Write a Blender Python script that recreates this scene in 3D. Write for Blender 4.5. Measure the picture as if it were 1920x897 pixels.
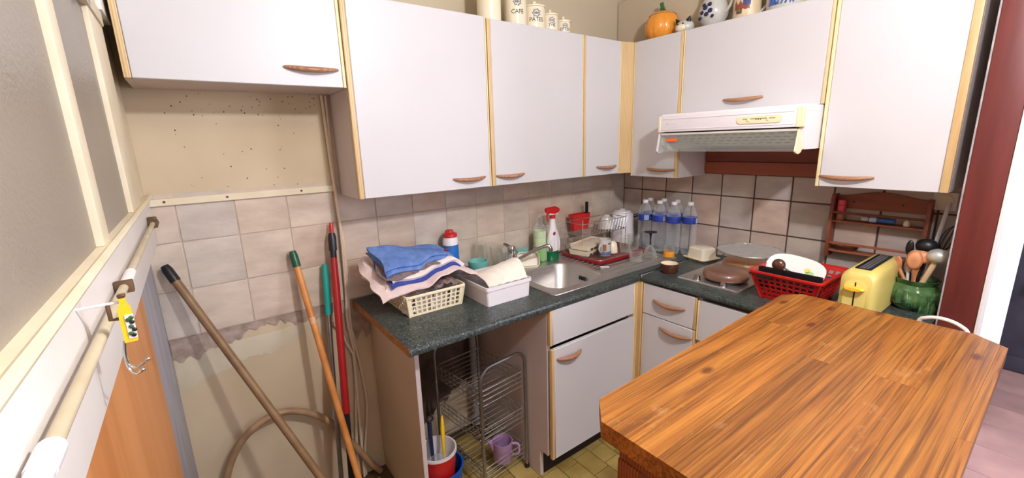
import bpy, bmesh, math, random
from mathutils import Vector, Matrix, Euler
random.seed(7)
for o in list(bpy.data.objects): bpy.data.objects.remove(o)
S = bpy.context.scene
COL = S.collection

# ------------------------------------------------------------------ camera, world, lights, exposure
cam_d = bpy.data.cameras.new('camera'); cam = bpy.data.objects.new('camera', cam_d); COL.objects.link(cam)
S.camera = cam
YAW, PIT, ROL = .6342, -.2233, -.0298
_f = Vector((math.sin(YAW)*math.cos(PIT), math.cos(YAW)*math.cos(PIT), math.sin(PIT)))
_r = Vector((math.cos(YAW), -math.sin(YAW), 0)); _u = _r.cross(_f)
_R = _r*math.cos(ROL)+_u*math.sin(ROL); _U = _u*math.cos(ROL)-_r*math.sin(ROL)
M = Matrix((_R, _U, -_f)).transposed().to_4x4(); M.translation = Vector((-2.2535, -1.8157, 1.4963))
cam.matrix_world = M
cam_d.sensor_fit = 'HORIZONTAL'; cam_d.sensor_width = 36; cam_d.lens = 805.38/1920*36
cam_d.clip_start = .02; cam_d.clip_end = 50

def lin(c):
    return tuple(((v/255)/12.92 if v/255 <= .04045 else ((v/255+.055)/1.055)**2.4) for v in c)
W = bpy.data.worlds.new('world'); S.world = W; W.use_nodes = True
W.node_tree.nodes['Background'].inputs[0].default_value = (*lin((255, 240, 236)), 1)
W.node_tree.nodes['Background'].inputs[1].default_value = .12
def area(name, loc, target, size, power, col, size_y=None):
    d = bpy.data.lights.new(name, 'AREA'); d.energy = power; d.color = col; d.size = size
    if size_y: d.shape = 'RECTANGLE'; d.size_y = size_y
    o = bpy.data.objects.new(name, d); COL.objects.link(o); o.location = loc
    o.rotation_euler = (Vector(target)-Vector(loc)).to_track_quat('-Z', 'Y').to_euler()
    return o
bulb = bpy.data.lights.new('ceiling_bulb', 'POINT'); bulb.energy = 82; bulb.color = lin((248, 248, 255)); bulb.shadow_soft_size = .05
o = bpy.data.objects.new('ceiling_bulb', bulb); COL.objects.link(o); o.location = (-1.45, -1.96, 2.2)
area('next_room_window_light', (.9, -3.1, 1.7), (-.2, -1.5, .9), .9, 60, lin((235, 235, 255)))
area('rear_fill_light', (-1.35, -3.6, 1.5), (-.6, -.8, 1.0), 1.1, 20, lin((240, 242, 255)), 1.3)  # unseen cool fill, added to brighten the cabinet fronts on the hood wall
S.view_settings.view_transform = 'Standard'; S.view_settings.look = 'None'
S.view_settings.gamma = 1; S.view_settings.use_curve_mapping = False
S.view_settings.exposure = 0.0

# ------------------------------------------------------------------ materials
MATS = {}
def mat(name, c1, c2=None, scale=8, rough=.5, metal=0, bump=0, bscale=None, stretch=(1, 1, 1), trans=0, rnd=0, spec=.5, detail=3, coat=0):
    """principled material: two tones mixed by stretched object-space noise, optional bump and per-object value shift"""
    if name in MATS: return MATS[name]
    m = bpy.data.materials.new(name); m.use_nodes = True; nt = m.node_tree; N = nt.nodes; L = nt.links
    b = N['Principled BSDF']
    b.inputs['Roughness'].default_value = rough; b.inputs['Metallic'].default_value = metal
    b.inputs['Transmission Weight'].default_value = trans; b.inputs['Specular IOR Level'].default_value = spec
    b.inputs['Coat Weight'].default_value = coat
    if c2 is None: c2 = tuple(max(0, v*.93) for v in c1)
    tc = N.new('ShaderNodeTexCoord'); mp = N.new('ShaderNodeMapping'); mp.inputs['Scale'].default_value = stretch
    L.new(tc.outputs['Object'], mp.inputs['Vector'])
    oi = N.new('ShaderNodeObjectInfo')
    vec = mp.outputs['Vector']
    if rnd:
        ad = N.new('ShaderNodeVectorMath'); ad.operation = 'MULTIPLY_ADD'
        cx = N.new('ShaderNodeCombineXYZ'); mu = N.new('ShaderNodeMath'); mu.operation = 'MULTIPLY'; mu.inputs[1].default_value = 37
        L.new(oi.outputs['Random'], mu.inputs[0])
        for i in range(3): L.new(mu.outputs[0], cx.inputs[i])
        ad.inputs[1].default_value = (1, 1, 1); L.new(vec, ad.inputs[0]); L.new(cx.outputs[0], ad.inputs[2]); vec = ad.outputs[0]
    nz = N.new('ShaderNodeTexNoise'); nz.inputs['Scale'].default_value = scale; nz.inputs['Detail'].default_value = detail
    L.new(vec, nz.inputs['Vector'])
    rp = N.new('ShaderNodeValToRGB'); rp.color_ramp.elements[0].position = .3; rp.color_ramp.elements[1].position = .7
    rp.color_ramp.elements[0].color = (*lin(c2), 1); rp.color_ramp.elements[1].color = (*lin(c1), 1)
    L.new(nz.outputs['Fac'], rp.inputs['Fac'])
    out = rp.outputs['Color']
    if rnd:
        hs = N.new('ShaderNodeHueSaturation'); mr = N.new('ShaderNodeMapRange')
        mr.inputs['To Min'].default_value = 1-rnd; mr.inputs['To Max'].default_value = 1+rnd
        L.new(oi.outputs['Random'], mr.inputs['Value']); L.new(mr.outputs[0], hs.inputs['Value']); L.new(out, hs.inputs['Color']); out = hs.outputs['Color']
    L.new(out, b.inputs['Base Color'])
    if bump:
        n2 = N.new('ShaderNodeTexNoise'); n2.inputs['Scale'].default_value = bscale or scale*3; n2.inputs['Detail'].default_value = 4
        L.new(vec, n2.inputs['Vector'])
        bp = N.new('ShaderNodeBump'); bp.inputs['Strength'].default_value = bump; bp.inputs['Distance'].default_value = .004
        L.new(n2.outputs['Fac'], bp.inputs['Height']); L.new(bp.outputs['Normal'], b.inputs['Normal'])
    m['out'] = ''; MATS[name] = m
    return m
def shell_glass(name, tint, gloss=.25, rough=.03, alpha=.95, top=.5):
    """thin clear wall: mostly transparent, shiny at grazing angles"""
    m = bpy.data.materials.new(name); m.use_nodes = True; nt = m.node_tree; N = nt.nodes; L = nt.links
    out = N['Material Output']; N.remove(N['Principled BSDF'])
    tr = N.new('ShaderNodeBsdfTransparent'); tr.inputs[0].default_value = (*lin(tint), 1)
    gl = N.new('ShaderNodeBsdfPrincipled'); gl.inputs['Base Color'].default_value = (*lin(tint), 1); gl.inputs['Roughness'].default_value = rough
    lw = N.new('ShaderNodeLayerWeight'); lw.inputs['Blend'].default_value = gloss
    nz = N.new('ShaderNodeTexNoise'); nz.inputs['Scale'].default_value = 30
    mr = N.new('ShaderNodeMapRange'); mr.inputs['To Min'].default_value = 1-alpha; mr.inputs['To Max'].default_value = top
    L.new(lw.outputs['Facing'], mr.inputs['Value'])
    mx = N.new('ShaderNodeMixShader'); L.new(mr.outputs[0], mx.inputs[0]); L.new(tr.outputs[0], mx.inputs[1]); L.new(gl.outputs[0], mx.inputs[2])
    L.new(mx.outputs[0], out.inputs[0]); MATS[name] = m
    return m
def grain_mat(name, c1, c2, c3, axis=0, freq=60, rough=.4, rnd=.06, bump=.15, knots=0, spec=.5, dist=2.5):
    """wood: long grain lines along one axis, shifted per object"""
    m = bpy.data.materials.new(name); m.use_nodes = True; nt = m.node_tree; N = nt.nodes; L = nt.links; b = N['Principled BSDF']
    b.inputs['Roughness'].default_value = rough; b.inputs['Specular IOR Level'].default_value = spec
    tc = N.new('ShaderNodeTexCoord'); oi = N.new('ShaderNodeObjectInfo'); mu = N.new('ShaderNodeMath'); mu.operation = 'MULTIPLY'; mu.inputs[1].default_value = 23
    L.new(oi.outputs['Random'], mu.inputs[0]); cx = N.new('ShaderNodeCombineXYZ')
    for i in range(3): L.new(mu.outputs[0], cx.inputs[i])
    ad = N.new('ShaderNodeVectorMath'); L.new(tc.outputs['Object'], ad.inputs[0]); L.new(cx.outputs[0], ad.inputs[1])
    mp = N.new('ShaderNodeMapping'); sc = [1, 1, 1]; sc[axis] = .09; mp.inputs['Scale'].default_value = sc; L.new(ad.outputs[0], mp.inputs['Vector'])
    n1 = N.new('ShaderNodeTexNoise'); n1.inputs['Scale'].default_value = freq; n1.inputs['Detail'].default_value = 5; n1.inputs['Roughness'].default_value = .65; L.new(mp.outputs[0], n1.inputs['Vector'])
    wv = N.new('ShaderNodeTexWave'); wv.bands_direction = 'XYZ'[1 if axis == 0 else 0]; wv.inputs['Scale'].default_value = freq*.55; wv.inputs['Distortion'].default_value = dist; wv.inputs['Detail'].default_value = 2; wv.inputs['Detail Scale'].default_value = .35
    L.new(mp.outputs[0], wv.inputs['Vector'])
    n3 = N.new('ShaderNodeTexNoise'); n3.inputs['Scale'].default_value = 7; L.new(mp.outputs[0], n3.inputs['Vector'])
    m1 = N.new('ShaderNodeMath'); m1.operation = 'MULTIPLY'; L.new(wv.outputs['Fac'], m1.inputs[0]); L.new(n3.outputs['Fac'], m1.inputs[1])
    m2 = N.new('ShaderNodeMath'); m2.operation = 'MULTIPLY_ADD'; m2.inputs[1].default_value = .55; L.new(n1.outputs['Fac'], m2.inputs[0]); L.new(m1.outputs[0], m2.inputs[2])
    rp = N.new('ShaderNodeValToRGB'); e = rp.color_ramp.elements; e[0].position = .22; e[1].position = .78
    e[0].color = (*lin(c1), 1); e[1].color = (*lin(c3), 1); k = e.new(.48); k.color = (*lin(c2), 1)
    L.new(m2.outputs[0], rp.inputs['Fac'])
    hs = N.new('ShaderNodeHueSaturation'); mr = N.new('ShaderNodeMapRange'); mr.inputs['To Min'].default_value = 1-rnd; mr.inputs['To Max'].default_value = 1+rnd
    L.new(oi.outputs['Random'], mr.inputs['Value']); L.new(mr.outputs[0], hs.inputs['Value']); L.new(rp.outputs[0], hs.inputs['Color'])
    L.new(hs.outputs[0], b.inputs['Base Color'])
    bp = N.new('ShaderNodeBump'); bp.inputs['Strength'].default_value = bump; bp.inputs['Distance'].default_value = .002; L.new(m2.outputs[0], bp.inputs['Height']); L.new(bp.outputs[0], b.inputs['Normal'])
    MATS[name] = m
    return m

WHITE = mat('white_laminate', (206, 203, 204), (202, 199, 200), 3, .42)
BONE = mat('bone_laminate', (204, 186, 160), (196, 178, 152), 4, .55)
PINKW = mat('carcass_side', (206, 194, 192), (200, 188, 186), 5, .5)
EDGE = grain_mat('beech_edge', (192, 156, 104), (208, 176, 126), (220, 194, 148), 2, 90, .45, .02, .05)
EDGEL = mat('pale_edge', (236, 218, 170), (230, 208, 155), 20, .45)
HAND = grain_mat('handle_wood', (138, 94, 66), (162, 114, 82), (178, 132, 98), 0, 120, .45, .05, .05)
def table_mat():
    m = bpy.data.materials.new('table_pine'); m.use_nodes = True; nt = m.node_tree; N = nt.nodes; L = nt.links; b = N['Principled BSDF']
    b.inputs['Roughness'].default_value = .36
    tc = N.new('ShaderNodeTexCoord'); oi = N.new('ShaderNodeObjectInfo'); mu = N.new('ShaderNodeMath'); mu.operation = 'MULTIPLY'; mu.inputs[1].default_value = 31
    L.new(oi.outputs['Random'], mu.inputs[0]); cx = N.new('ShaderNodeCombineXYZ'); L.new(mu.outputs[0], cx.inputs[0]); L.new(mu.outputs[0], cx.inputs[1])
    ad = N.new('ShaderNodeVectorMath'); L.new(tc.outputs['Object'], ad.inputs[0]); L.new(cx.outputs[0], ad.inputs[1])
    def noise(sc, scale, detail, rough=.6, dist=0):
        mp = N.new('ShaderNodeMapping'); mp.inputs['Scale'].default_value = sc; L.new(ad.outputs[0], mp.inputs['Vector'])
        n = N.new('ShaderNodeTexNoise'); n.inputs['Scale'].default_value = scale; n.inputs['Detail'].default_value = detail; n.inputs['Roughness'].default_value = rough; n.inputs['Distortion'].default_value = dist
        L.new(mp.outputs[0], n.inputs['Vector']); return n.outputs['Fac']
    def ramp(fac, stops):
        r = N.new('ShaderNodeValToRGB'); L.new(fac, r.inputs['Fac']); e = r.color_ramp.elements
        while len(e) < len(stops): e.new(.5)
        for i, (p, c) in enumerate(stops): e[i].position = p; e[i].color = (*(lin(c) if len(c) == 3 else (c[0],)*3), 1)
        return r.outputs['Color']
    def mix(f, a, c, kind='MIX'):
        x = N.new('ShaderNodeMix'); x.data_type = 'RGBA'; x.blend_type = kind
        if isinstance(f, float): x.inputs[0].default_value = f
        else: L.new(f, x.inputs[0])
        L.new(a, x.inputs[6]); L.new(c, x.inputs[7]); return x.outputs[2]
    base = ramp(noise((.055, 1, 1), 28, 4, .6, .4), [(.30, (116, 66, 22)), (.5, (154, 94, 36)), (.72, (182, 120, 50))])
    fine = ramp(noise((.014, 1, 1), 200, 3, .6), [(.36, (.36,)), (.55, (1.0,)), (.8, (1.1,))])
    col = mix(.75, base, fine, 'MULTIPLY')
    streak = ramp(noise((.03, 1, 1), 66, 2, .5, .6), [(.60, (.0,)), (.70, (1.,))])
    dk = N.new('ShaderNodeRGB'); dk.outputs[0].default_value = (*lin((96, 54, 26)), 1)
    sm = N.new('ShaderNodeMath'); sm.operation = 'MULTIPLY'; sm.inputs[1].default_value = .7; L.new(streak, sm.inputs[0])
    col = mix(sm.outputs[0], col, dk.outputs[0])
    wear = ramp(noise((.6, 1, 1), 9, 6, .75), [(.60, (.0,)), (.74, (.5,))])
    lt = N.new('ShaderNodeRGB'); lt.outputs[0].default_value = (*lin((200, 150, 96)), 1)
    col = mix(wear, col, lt.outputs[0])
    mp = N.new('ShaderNodeMapping'); mp.inputs['Scale'].default_value = (2.0, 4.6, 1); L.new(ad.outputs[0], mp.inputs['Vector'])
    v = N.new('ShaderNodeTexVoronoi'); v.voronoi_dimensions = '2D'; v.inputs['Scale'].default_value = 1.0; L.new(mp.outputs[0], v.inputs['Vector'])
    kn = ramp(v.outputs['Distance'], [(.025, (.85,)), (.06, (.0,))]); kc = N.new('ShaderNodeRGB'); kc.outputs[0].default_value = (*lin((84, 40, 18)), 1)
    col = mix(kn, col, kc.outputs[0])
    hs = N.new('ShaderNodeHueSaturation'); mr = N.new('ShaderNodeMapRange'); mr.inputs['To Min'].default_value = .80; mr.inputs['To Max'].default_value = 1.14
    L.new(oi.outputs['Random'], mr.inputs['Value']); L.new(mr.outputs[0], hs.inputs['Value']); L.new(col, hs.inputs['Color']); L.new(hs.outputs[0], b.inputs['Base Color'])
    bp = N.new('ShaderNodeBump'); bp.inputs['Strength'].default_value = .12; bp.inputs['Distance'].default_value = .002; L.new(fine, bp.inputs['Height']); L.new(bp.outputs[0], b.inputs['Normal'])
    MATS['table_pine'] = m; return m
TABLE = table_mat()
TABLED = grain_mat('table_edge', (104, 52, 24), (136, 72, 36), (156, 90, 48), 0, 80, .4, .05, .1)
PANELW = grain_mat('panel_wood', (146, 82, 38), (180, 112, 58), (204, 138, 82), 2, 26, .42, .02, .03)
RACKW = grain_mat('rack_wood', (104, 52, 34), (134, 70, 46), (152, 86, 58), 1, 60, .5, .05, .1)
BOARDW = grain_mat('board_wood', (112, 50, 30), (146, 70, 44), (160, 84, 54), 1, 30, .5, .03, .1)
POSTW = grain_mat('post_wood', (86, 34, 30), (112, 48, 44), (126, 60, 56), 2, 22, .35, .03, .1)
STICKB = mat('brown_stick', (140, 108, 72), (116, 86, 54), 16, .5, bump=.1)
STICKO = mat('orange_stick', (216, 146, 78), (196, 124, 58), 14, .4, bump=.08)
UTENW = grain_mat('utensil_wood', (170, 104, 66), (194, 128, 88), (210, 148, 106), 2, 60, .5, .1, .1)
PLASTER = mat('plaster_cream', (204, 186, 156), (192, 172, 142), 3.5, .8, bump=.25, bscale=14)
UPPERW = mat('upper_wall', (200, 186, 160), (192, 178, 152), 2, .85, bump=.1)
CREAMP = mat('cream_paint', (226, 214, 186), (214, 198, 166), 9, .5, bump=.15)
WHITEP = mat('white_paint', (230, 224, 218), (222, 214, 206), 6, .4, bump=.08)
GREYPL = mat('grey_plaster', (172, 170, 176), (150, 148, 152), 9, .6, bump=.4, bscale=24, stretch=(1, 3, .6))
SCAR = mat('mortar_scar', (178, 160, 146), (142, 122, 110), 26, .9, bump=1, bscale=60)
PATCH = mat('filler_patch', (206, 196, 172), (190, 178, 152), 6, .85, bump=.3)
GROUTL = mat('grout_light', (190, 174, 160), (176, 160, 146), 20, .9)
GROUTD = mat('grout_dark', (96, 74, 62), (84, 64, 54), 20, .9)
CEIL = mat('ceiling_paint', (226, 218, 204), (222, 214, 200), 3, .9)
CHIP = mat('chipboard', (188, 134, 74), (130, 82, 42), 160, .9, bump=.5)
CREAMPL = mat('cream_plastic', (238, 226, 192), (232, 218, 182), 5, .4)
WPL = mat('white_plastic', (232, 226, 228), (228, 222, 224), 5, .35)
IVORY = mat('ivory_plastic', (232, 222, 200), (226, 214, 190), 6, .4)
YELLOWED = mat('yellowed_plastic', (238, 226, 188), (232, 218, 174), 8, .4)
RED = mat('red_plastic', (196, 34, 30), (182, 26, 26), 5, .35)
REDT = mat('red_tray', (170, 24, 36), (150, 18, 30), 5, .35)
REDP = mat('red_pole', (168, 32, 34), (156, 26, 28), 5, .3)
BLACK = mat('black_plastic', (26, 25, 27), (18, 18, 20), 10, .4)
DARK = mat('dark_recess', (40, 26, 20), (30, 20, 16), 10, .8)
CHROME = mat('chrome', (214, 212, 210), (200, 198, 196), 20, .14, 1)
STEEL = mat('brushed_steel', (210, 206, 202), (192, 188, 184), 30, .34, .85, stretch=(1, 20, 1))
WIRE = mat('zinc_wire', (186, 180, 172), (148, 140, 130), 40, .38, .6)
ALU = mat('aluminium_tube', (170, 168, 166), (150, 148, 146), 20, .35, 1)
TEAL = mat('teal_plastic', (28, 160, 146), (22, 146, 134), 6, .35)
TURQ = mat('turquoise_plastic', (126, 200, 190), (116, 190, 180), 6, .35, trans=.15)
DKGREEN = mat('dark_green_plastic', (20, 84, 52), (16, 74, 46), 6, .35)
BLUEPL = mat('blue_plastic', (24, 92, 190), (18, 78, 170), 6, .35)
LILAC = mat('lilac_plastic', (184, 148, 190), (172, 136, 180), 6, .45, trans=.1)
YELLOW = mat('yellow_enamel', (244, 200, 40), (238, 190, 28), 8, .35)
TOAST = mat('toaster_yellow', (222, 200, 116), (214, 192, 104), 5, .38)
TOASTL = mat('toaster_lever', (246, 196, 62), (240, 186, 52), 5, .35)
BROWNGL = mat('brown_glaze', (98, 54, 36), (76, 38, 24), 12, .25, coat=.4)
LIDM = mat('lid_enamel', (142, 104, 84), (104, 70, 58), 9, .35, coat=.3)
LIDM2 = mat('lid_enamel_tan', (170, 118, 72), (138, 90, 54), 7, .35, coat=.3)
PUMP = mat('pumpkin_glaze', (238, 162, 66), (228, 144, 44), 7, .18, coat=.5)
STEMG = mat('stem_green', (66, 104, 46), (42, 78, 32), 20, .4)
POTG = mat('cabbage_glaze', (92, 128, 76), (22, 66, 38), 14, .18, coat=.6, detail=5, stretch=(1, 1, 1.8))
CERAM = mat('cream_ceramic', (240, 230, 204), (234, 222, 192), 5, .22, coat=.4)
GREYCER = mat('grey_ceramic', (206, 204, 196), (186, 184, 178), 8, .25, coat=.4)
INK = mat('blue_ink', (104, 116, 146), (80, 92, 126), 60, .4)
INKD = mat('dark_ink', (44, 44, 52), (36, 36, 44), 60, .5)
NAVY = mat('navy_glaze', (36, 44, 84), (26, 32, 66), 30, .25)
TOWEL = mat('blue_terry', (112, 142, 200), (84, 118, 182), 40, .95, bump=1, bscale=260)
PINKC = mat('pale_pink_cotton', (232, 212, 206), (222, 198, 194), 16, .95, bump=.5, bscale=160)
WHITEC = mat('white_cotton', (232, 224, 218), (222, 212, 206), 20, .95, bump=.5, bscale=160)
GREYC = mat('grey_brown_cloth', (140, 120, 118), (108, 90, 90), 60, .95, bump=.6, bscale=160)
BLUESTRIPE = mat('blue_stripe_cloth', (58, 76, 156), (48, 62, 140), 120, .95, bump=.6, bscale=200)
RUG = mat('cream_cloth', (238, 230, 216), (230, 220, 204), 18, .95, bump=.4, bscale=120)
CABLE = mat('cream_cable', (220, 200, 176), (208, 186, 160), 12, .5)
WCABLE = mat('white_cable', (236, 228, 216), (228, 218, 206), 12, .45)
HOSE = mat('beige_hose', (176, 142, 108), (140, 108, 80), 14, .45)
PIPE = mat('pipe_paint', (200, 188, 160), (178, 162, 132), 12, .45, bump=.2)
RUST = mat('rusty_metal', (120, 92, 66), (84, 64, 46), 40, .6, .5)
GREENLIQ = mat('green_liquid', (150, 214, 116), (138, 206, 104), 6, .25, trans=.25)
GREENDK = mat('green_liquid_dark', (22, 128, 78), (16, 112, 68), 6, .25, trans=.3)
ORANGEL = mat('orange_label', (240, 166, 50), (236, 140, 30), 40, .5)
BLUEL = mat('blue_label', (40, 66, 160), (30, 50, 140), 30, .35)
LABW = mat('label_white', (214, 222, 240), (190, 204, 232), 60, .4)
STICK_OR = mat('orange_sticker', (244, 96, 44), (240, 84, 36), 10, .5)
FILTER = mat('filter_metal', (226, 220, 208), (218, 212, 200), 30, .45, .1)
SLOT = mat('filter_slot', (92, 86, 80), (82, 76, 70), 30, .6)
PORC = mat('decor_plate', (240, 238, 232), (234, 232, 226), 6, .2, coat=.4)
SLATE = mat('slate_wall', (70, 70, 84), (52, 52, 64), 5, .7, bump=.3)
WWALL = mat('white_wall', (244, 240, 246), (240, 236, 242), 3, .8)
PINKFL = mat('next_room_tile', (178, 142, 132), (150, 118, 114), 5, .5, rnd=.08)
SPICEP = mat('pink_spice', (226, 84, 104), (206, 64, 86), 30, .5)
SPICEB = mat('spice_powder', (176, 120, 84), (150, 98, 66), 60, .6)
BLUETUBE = mat('blue_tube', (64, 118, 190), (48, 98, 172), 30, .4)
CLEAR = shell_glass('drinking_glass', (248, 248, 245), .2, .03, .97, .55)
PET = shell_glass('pet_plastic', (252, 253, 254), .24, .06, .94, .6)
PINKGL = shell_glass('pink_glass', (252, 240, 238), .2)
FILM = shell_glass('plastic_film', (228, 228, 228), .35, .2, .8)
VISOR = shell_glass('visor_glass', (238, 242, 238), .2, .05, .93, .5)

# wall tile: mottled beige and grey-blue glaze, each tile its own tone
def tile_mat(name, ramp, val=.07):
    m = mat(name, (210, 194, 176), (156, 138, 124), 8, .42, bump=.2, bscale=30, stretch=(1, 1, 2.4), rnd=val, detail=6)
    N = m.node_tree.nodes; L = m.node_tree.links
    oi = [n for n in N if n.type == 'OBJECT_INFO'][0]; hs = [n for n in N if n.type == 'HUE_SAT'][0]; b = N['Principled BSDF']
    r = N.new('ShaderNodeValToRGB'); r.color_ramp.interpolation = 'LINEAR'
    for i, c in enumerate(ramp):
        e = r.color_ramp.elements[i] if i < 2 else r.color_ramp.elements.new(i/(len(ramp)-1))
    for i, c in enumerate(ramp):
        r.color_ramp.elements[i].position = i/(len(ramp)-1); r.color_ramp.elements[i].color = (*lin(c), 1)
    mu = N.new('ShaderNodeMath'); mu.operation = 'FRACT'; m2 = N.new('ShaderNodeMath'); m2.operation = 'MULTIPLY'; m2.inputs[1].default_value = 13.7
    L.new(oi.outputs['Random'], m2.inputs[0]); L.new(m2.outputs[0], mu.inputs[0]); L.new(mu.outputs[0], r.inputs['Fac'])
    mx = N.new('ShaderNodeMix'); mx.data_type = 'RGBA'; mx.inputs[0].default_value = .5
    L.new(hs.outputs[0], mx.inputs[6]); L.new(r.outputs[0], mx.inputs[7]); L.new(mx.outputs[2], b.inputs['Base Color'])
    return m
TILE = tile_mat('glazed_tile', [(216, 202, 182), (204, 174, 150), (188, 184, 178), (216, 196, 178), (190, 178, 160), (204, 198, 190)])
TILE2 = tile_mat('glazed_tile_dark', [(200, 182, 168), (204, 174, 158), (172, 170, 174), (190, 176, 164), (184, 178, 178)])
# vinyl floor tile
FLOORT = tile_mat('floor_tile', [(176, 154, 86), (150, 122, 58), (196, 174, 104), (140, 112, 54)], .08)
_b = [n for n in FLOORT.node_tree.nodes if n.type == 'VALTORGB'][0]
_b.color_ramp.elements[0].color = (*lin((122, 92, 44)), 1); _b.color_ramp.elements[1].color = (*lin((196, 172, 104)), 1)

def worktop_mat():
    m = mat('worktop_laminate', (54, 61, 59), (38, 45, 44), 14, .36, spec=.4)
    N = m.node_tree.nodes; L = m.node_tree.links; b = N['Principled BSDF']
    rp = [n for n in N if n.type == 'VALTORGB'][0]; tc = [n for n in N if n.type == 'TEX_COORD'][0]
    nz = N.new('ShaderNodeTexNoise'); nz.inputs['Scale'].default_value = 18; L.new(tc.outputs['Object'], nz.inputs['Vector'])
    mx = N.new('ShaderNodeMix'); mx.data_type = 'RGBA'; mx.inputs[0].default_value = .12; L.new(tc.outputs['Object'], mx.inputs[6]); L.new(nz.outputs['Color'], mx.inputs[7])
    v = N.new('ShaderNodeTexVoronoi'); v.feature = 'DISTANCE_TO_EDGE'; v.inputs['Scale'].default_value = 70; L.new(mx.outputs[2], v.inputs['Vector'])
    lt = N.new('ShaderNodeMapRange'); lt.inputs['From Min'].default_value = .01; lt.inputs['From Max'].default_value = .07; lt.inputs['To Min'].default_value = .8; lt.inputs['To Max'].default_value = 0
    L.new(v.outputs['Distance'], lt.inputs['Value'])
    n2 = N.new('ShaderNodeTexNoise'); n2.inputs['Scale'].default_value = 45; L.new(tc.outputs['Object'], n2.inputs['Vector'])
    mm = N.new('ShaderNodeMath'); mm.operation = 'MULTIPLY'; L.new(lt.outputs[0], mm.inputs[0]); L.new(n2.outputs['Fac'], mm.inputs[1])
    m3 = N.new('ShaderNodeMix'); m3.data_type = 'RGBA'; L.new(mm.outputs[0], m3.inputs[0]); L.new(rp.outputs[0], m3.inputs[6]); m3.inputs[7].default_value = (*lin((150, 160, 152)), 1)
    L.new(m3.outputs[2], b.inputs['Base Color'])
    return m
WORKTOP = worktop_mat()
def window_mat():
    """obscured hammered glass: rough, half see-through, greyish beige"""
    m = mat('obscured_glass', (176, 164, 148), (158, 146, 130), 2.2, .38, bump=.35, bscale=170, trans=.35)
    return m
OBSC = window_mat()

# ------------------------------------------------------------------ mesh helpers
def BM(): return bmesh.new()
def box(bm, a, b, bev=0, seg=2):
    x0, x1 = sorted((a[0], b[0])); y0, y1 = sorted((a[1], b[1])); z0, z1 = sorted((a[2], b[2]))
    v = [bm.verts.new((x, y, z)) for x in (x0, x1) for y in (y0, y1) for z in (z0, z1)]
    fs = [bm.faces.new([v[i] for i in q]) for q in ((0, 1, 3, 2), (4, 6, 7, 5), (0, 4, 5, 1), (2, 3, 7, 6), (0, 2, 6, 4), (1, 5, 7, 3))]
    if bev:
        es = list({e for f in fs for e in f.edges})
        bmesh.ops.bevel(bm, geom=es, offset=min(bev, .49*min(x1-x0, y1-y0, z1-z0)), segments=seg, affect='EDGES', profile=.6)
    return bm
def tube(bm, pts, r, seg=8, closed=False, cap=True):
    pts = [Vector(p) for p in pts]; n = len(pts); rs = r if isinstance(r, (list, tuple)) else [r]*n
    T = []
    for i in range(n):
        a = pts[(i-1) % n] if (closed or i > 0) else pts[i]; b = pts[(i+1) % n] if (closed or i < n-1) else pts[i]
        t = (b-a); T.append(t.normalized() if t.length > 1e-9 else Vector((0, 0, 1)))
    ref = Vector((0, 0, 1)) if abs(T[0].z) < .9 else Vector((1, 0, 0))
    u = T[0].cross(ref).normalized(); rings = []
    for i in range(n):
        u = (u-T[i]*u.dot(T[i])); u = u.normalized() if u.length > 1e-6 else T[i].orthogonal().normalized()
        w = T[i].cross(u)
        rings.append([bm.verts.new(pts[i]+(u*math.cos(k*2*math.pi/seg)+w*math.sin(k*2*math.pi/seg))*rs[i]) for k in range(seg)])
    for i in range(n if closed else n-1):
        A, B = rings[i], rings[(i+1) % n]
        for k in range(seg): bm.faces.new((A[k], A[(k+1) % seg], B[(k+1) % seg], B[k]))
    if cap and not closed:
        bm.faces.new(rings[0][::-1]); bm.faces.new(rings[-1])
    return bm
def lathe(bm, prof, c=(0, 0, 0), seg=24, fn=None):
    """profile of (radius, height) turned about z at c; fn(angle, r, z) may reshape the radius"""
    rings = []
    for r, z in prof:
        if r < 1e-6: rings.append([bm.verts.new((c[0], c[1], c[2]+z))])
        else:
            R = []
            for k in range(seg):
                a = 2*math.pi*k/seg; q = fn(a, r, z) if fn else r
                R.append(bm.verts.new((c[0]+q*math.cos(a), c[1]+q*math.sin(a), c[2]+z)))
            rings.append(R)
    for A, B in zip(rings, rings[1:]):
        if len(A) == 1 and len(B) == 1: continue
        for k in range(seg):
            k2 = (k+1) % seg
            if len(A) == 1: bm.faces.new((A[0], B[k2], B[k]))
            elif len(B) == 1: bm.faces.new((A[k], A[k2], B[0]))
            else: bm.faces.new((A[k], A[k2], B[k2], B[k]))
    return bm
def loft(bm, rings, cap0=False, cap1=False):
    R = [[bm.verts.new(p) for p in r] for r in rings]; n = len(R[0])
    for A, B in zip(R, R[1:]):
        for k in range(n): bm.faces.new((A[k], A[(k+1) % n], B[(k+1) % n], B[k]))
    if cap0: bm.faces.new(R[0][::-1])
    if cap1: bm.faces.new(R[-1])
    return bm
def rrect(x0, x1, y0, y1, r, z, n=5):
    out = []
    for cx, cy, a0 in ((x1-r, y1-r, 0), (x0+r, y1-r, 90), (x0+r, y0+r, 180), (x1-r, y0+r, 270)):
        for i in range(n+1):
            a = math.radians(a0+90*i/n); out.append((cx+r*math.cos(a), cy+r*math.sin(a), z))
    return out
def prism(bm, poly, axis, d0, d1):
    """extrude a 2-D polygon along axis (0/1/2)"""
    def p(q, d):
        l = list(q); l.insert(axis, d); return l
    A = [bm.verts.new(p(q, d0)) for q in poly]; B = [bm.verts.new(p(q, d1)) for q in poly]; n = len(poly)
    for i in range(n): bm.faces.new((A[i], A[(i+1) % n], B[(i+1) % n], B[i]))
    bm.faces.new(A[::-1]); bm.faces.new(B)
    return bm
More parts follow.
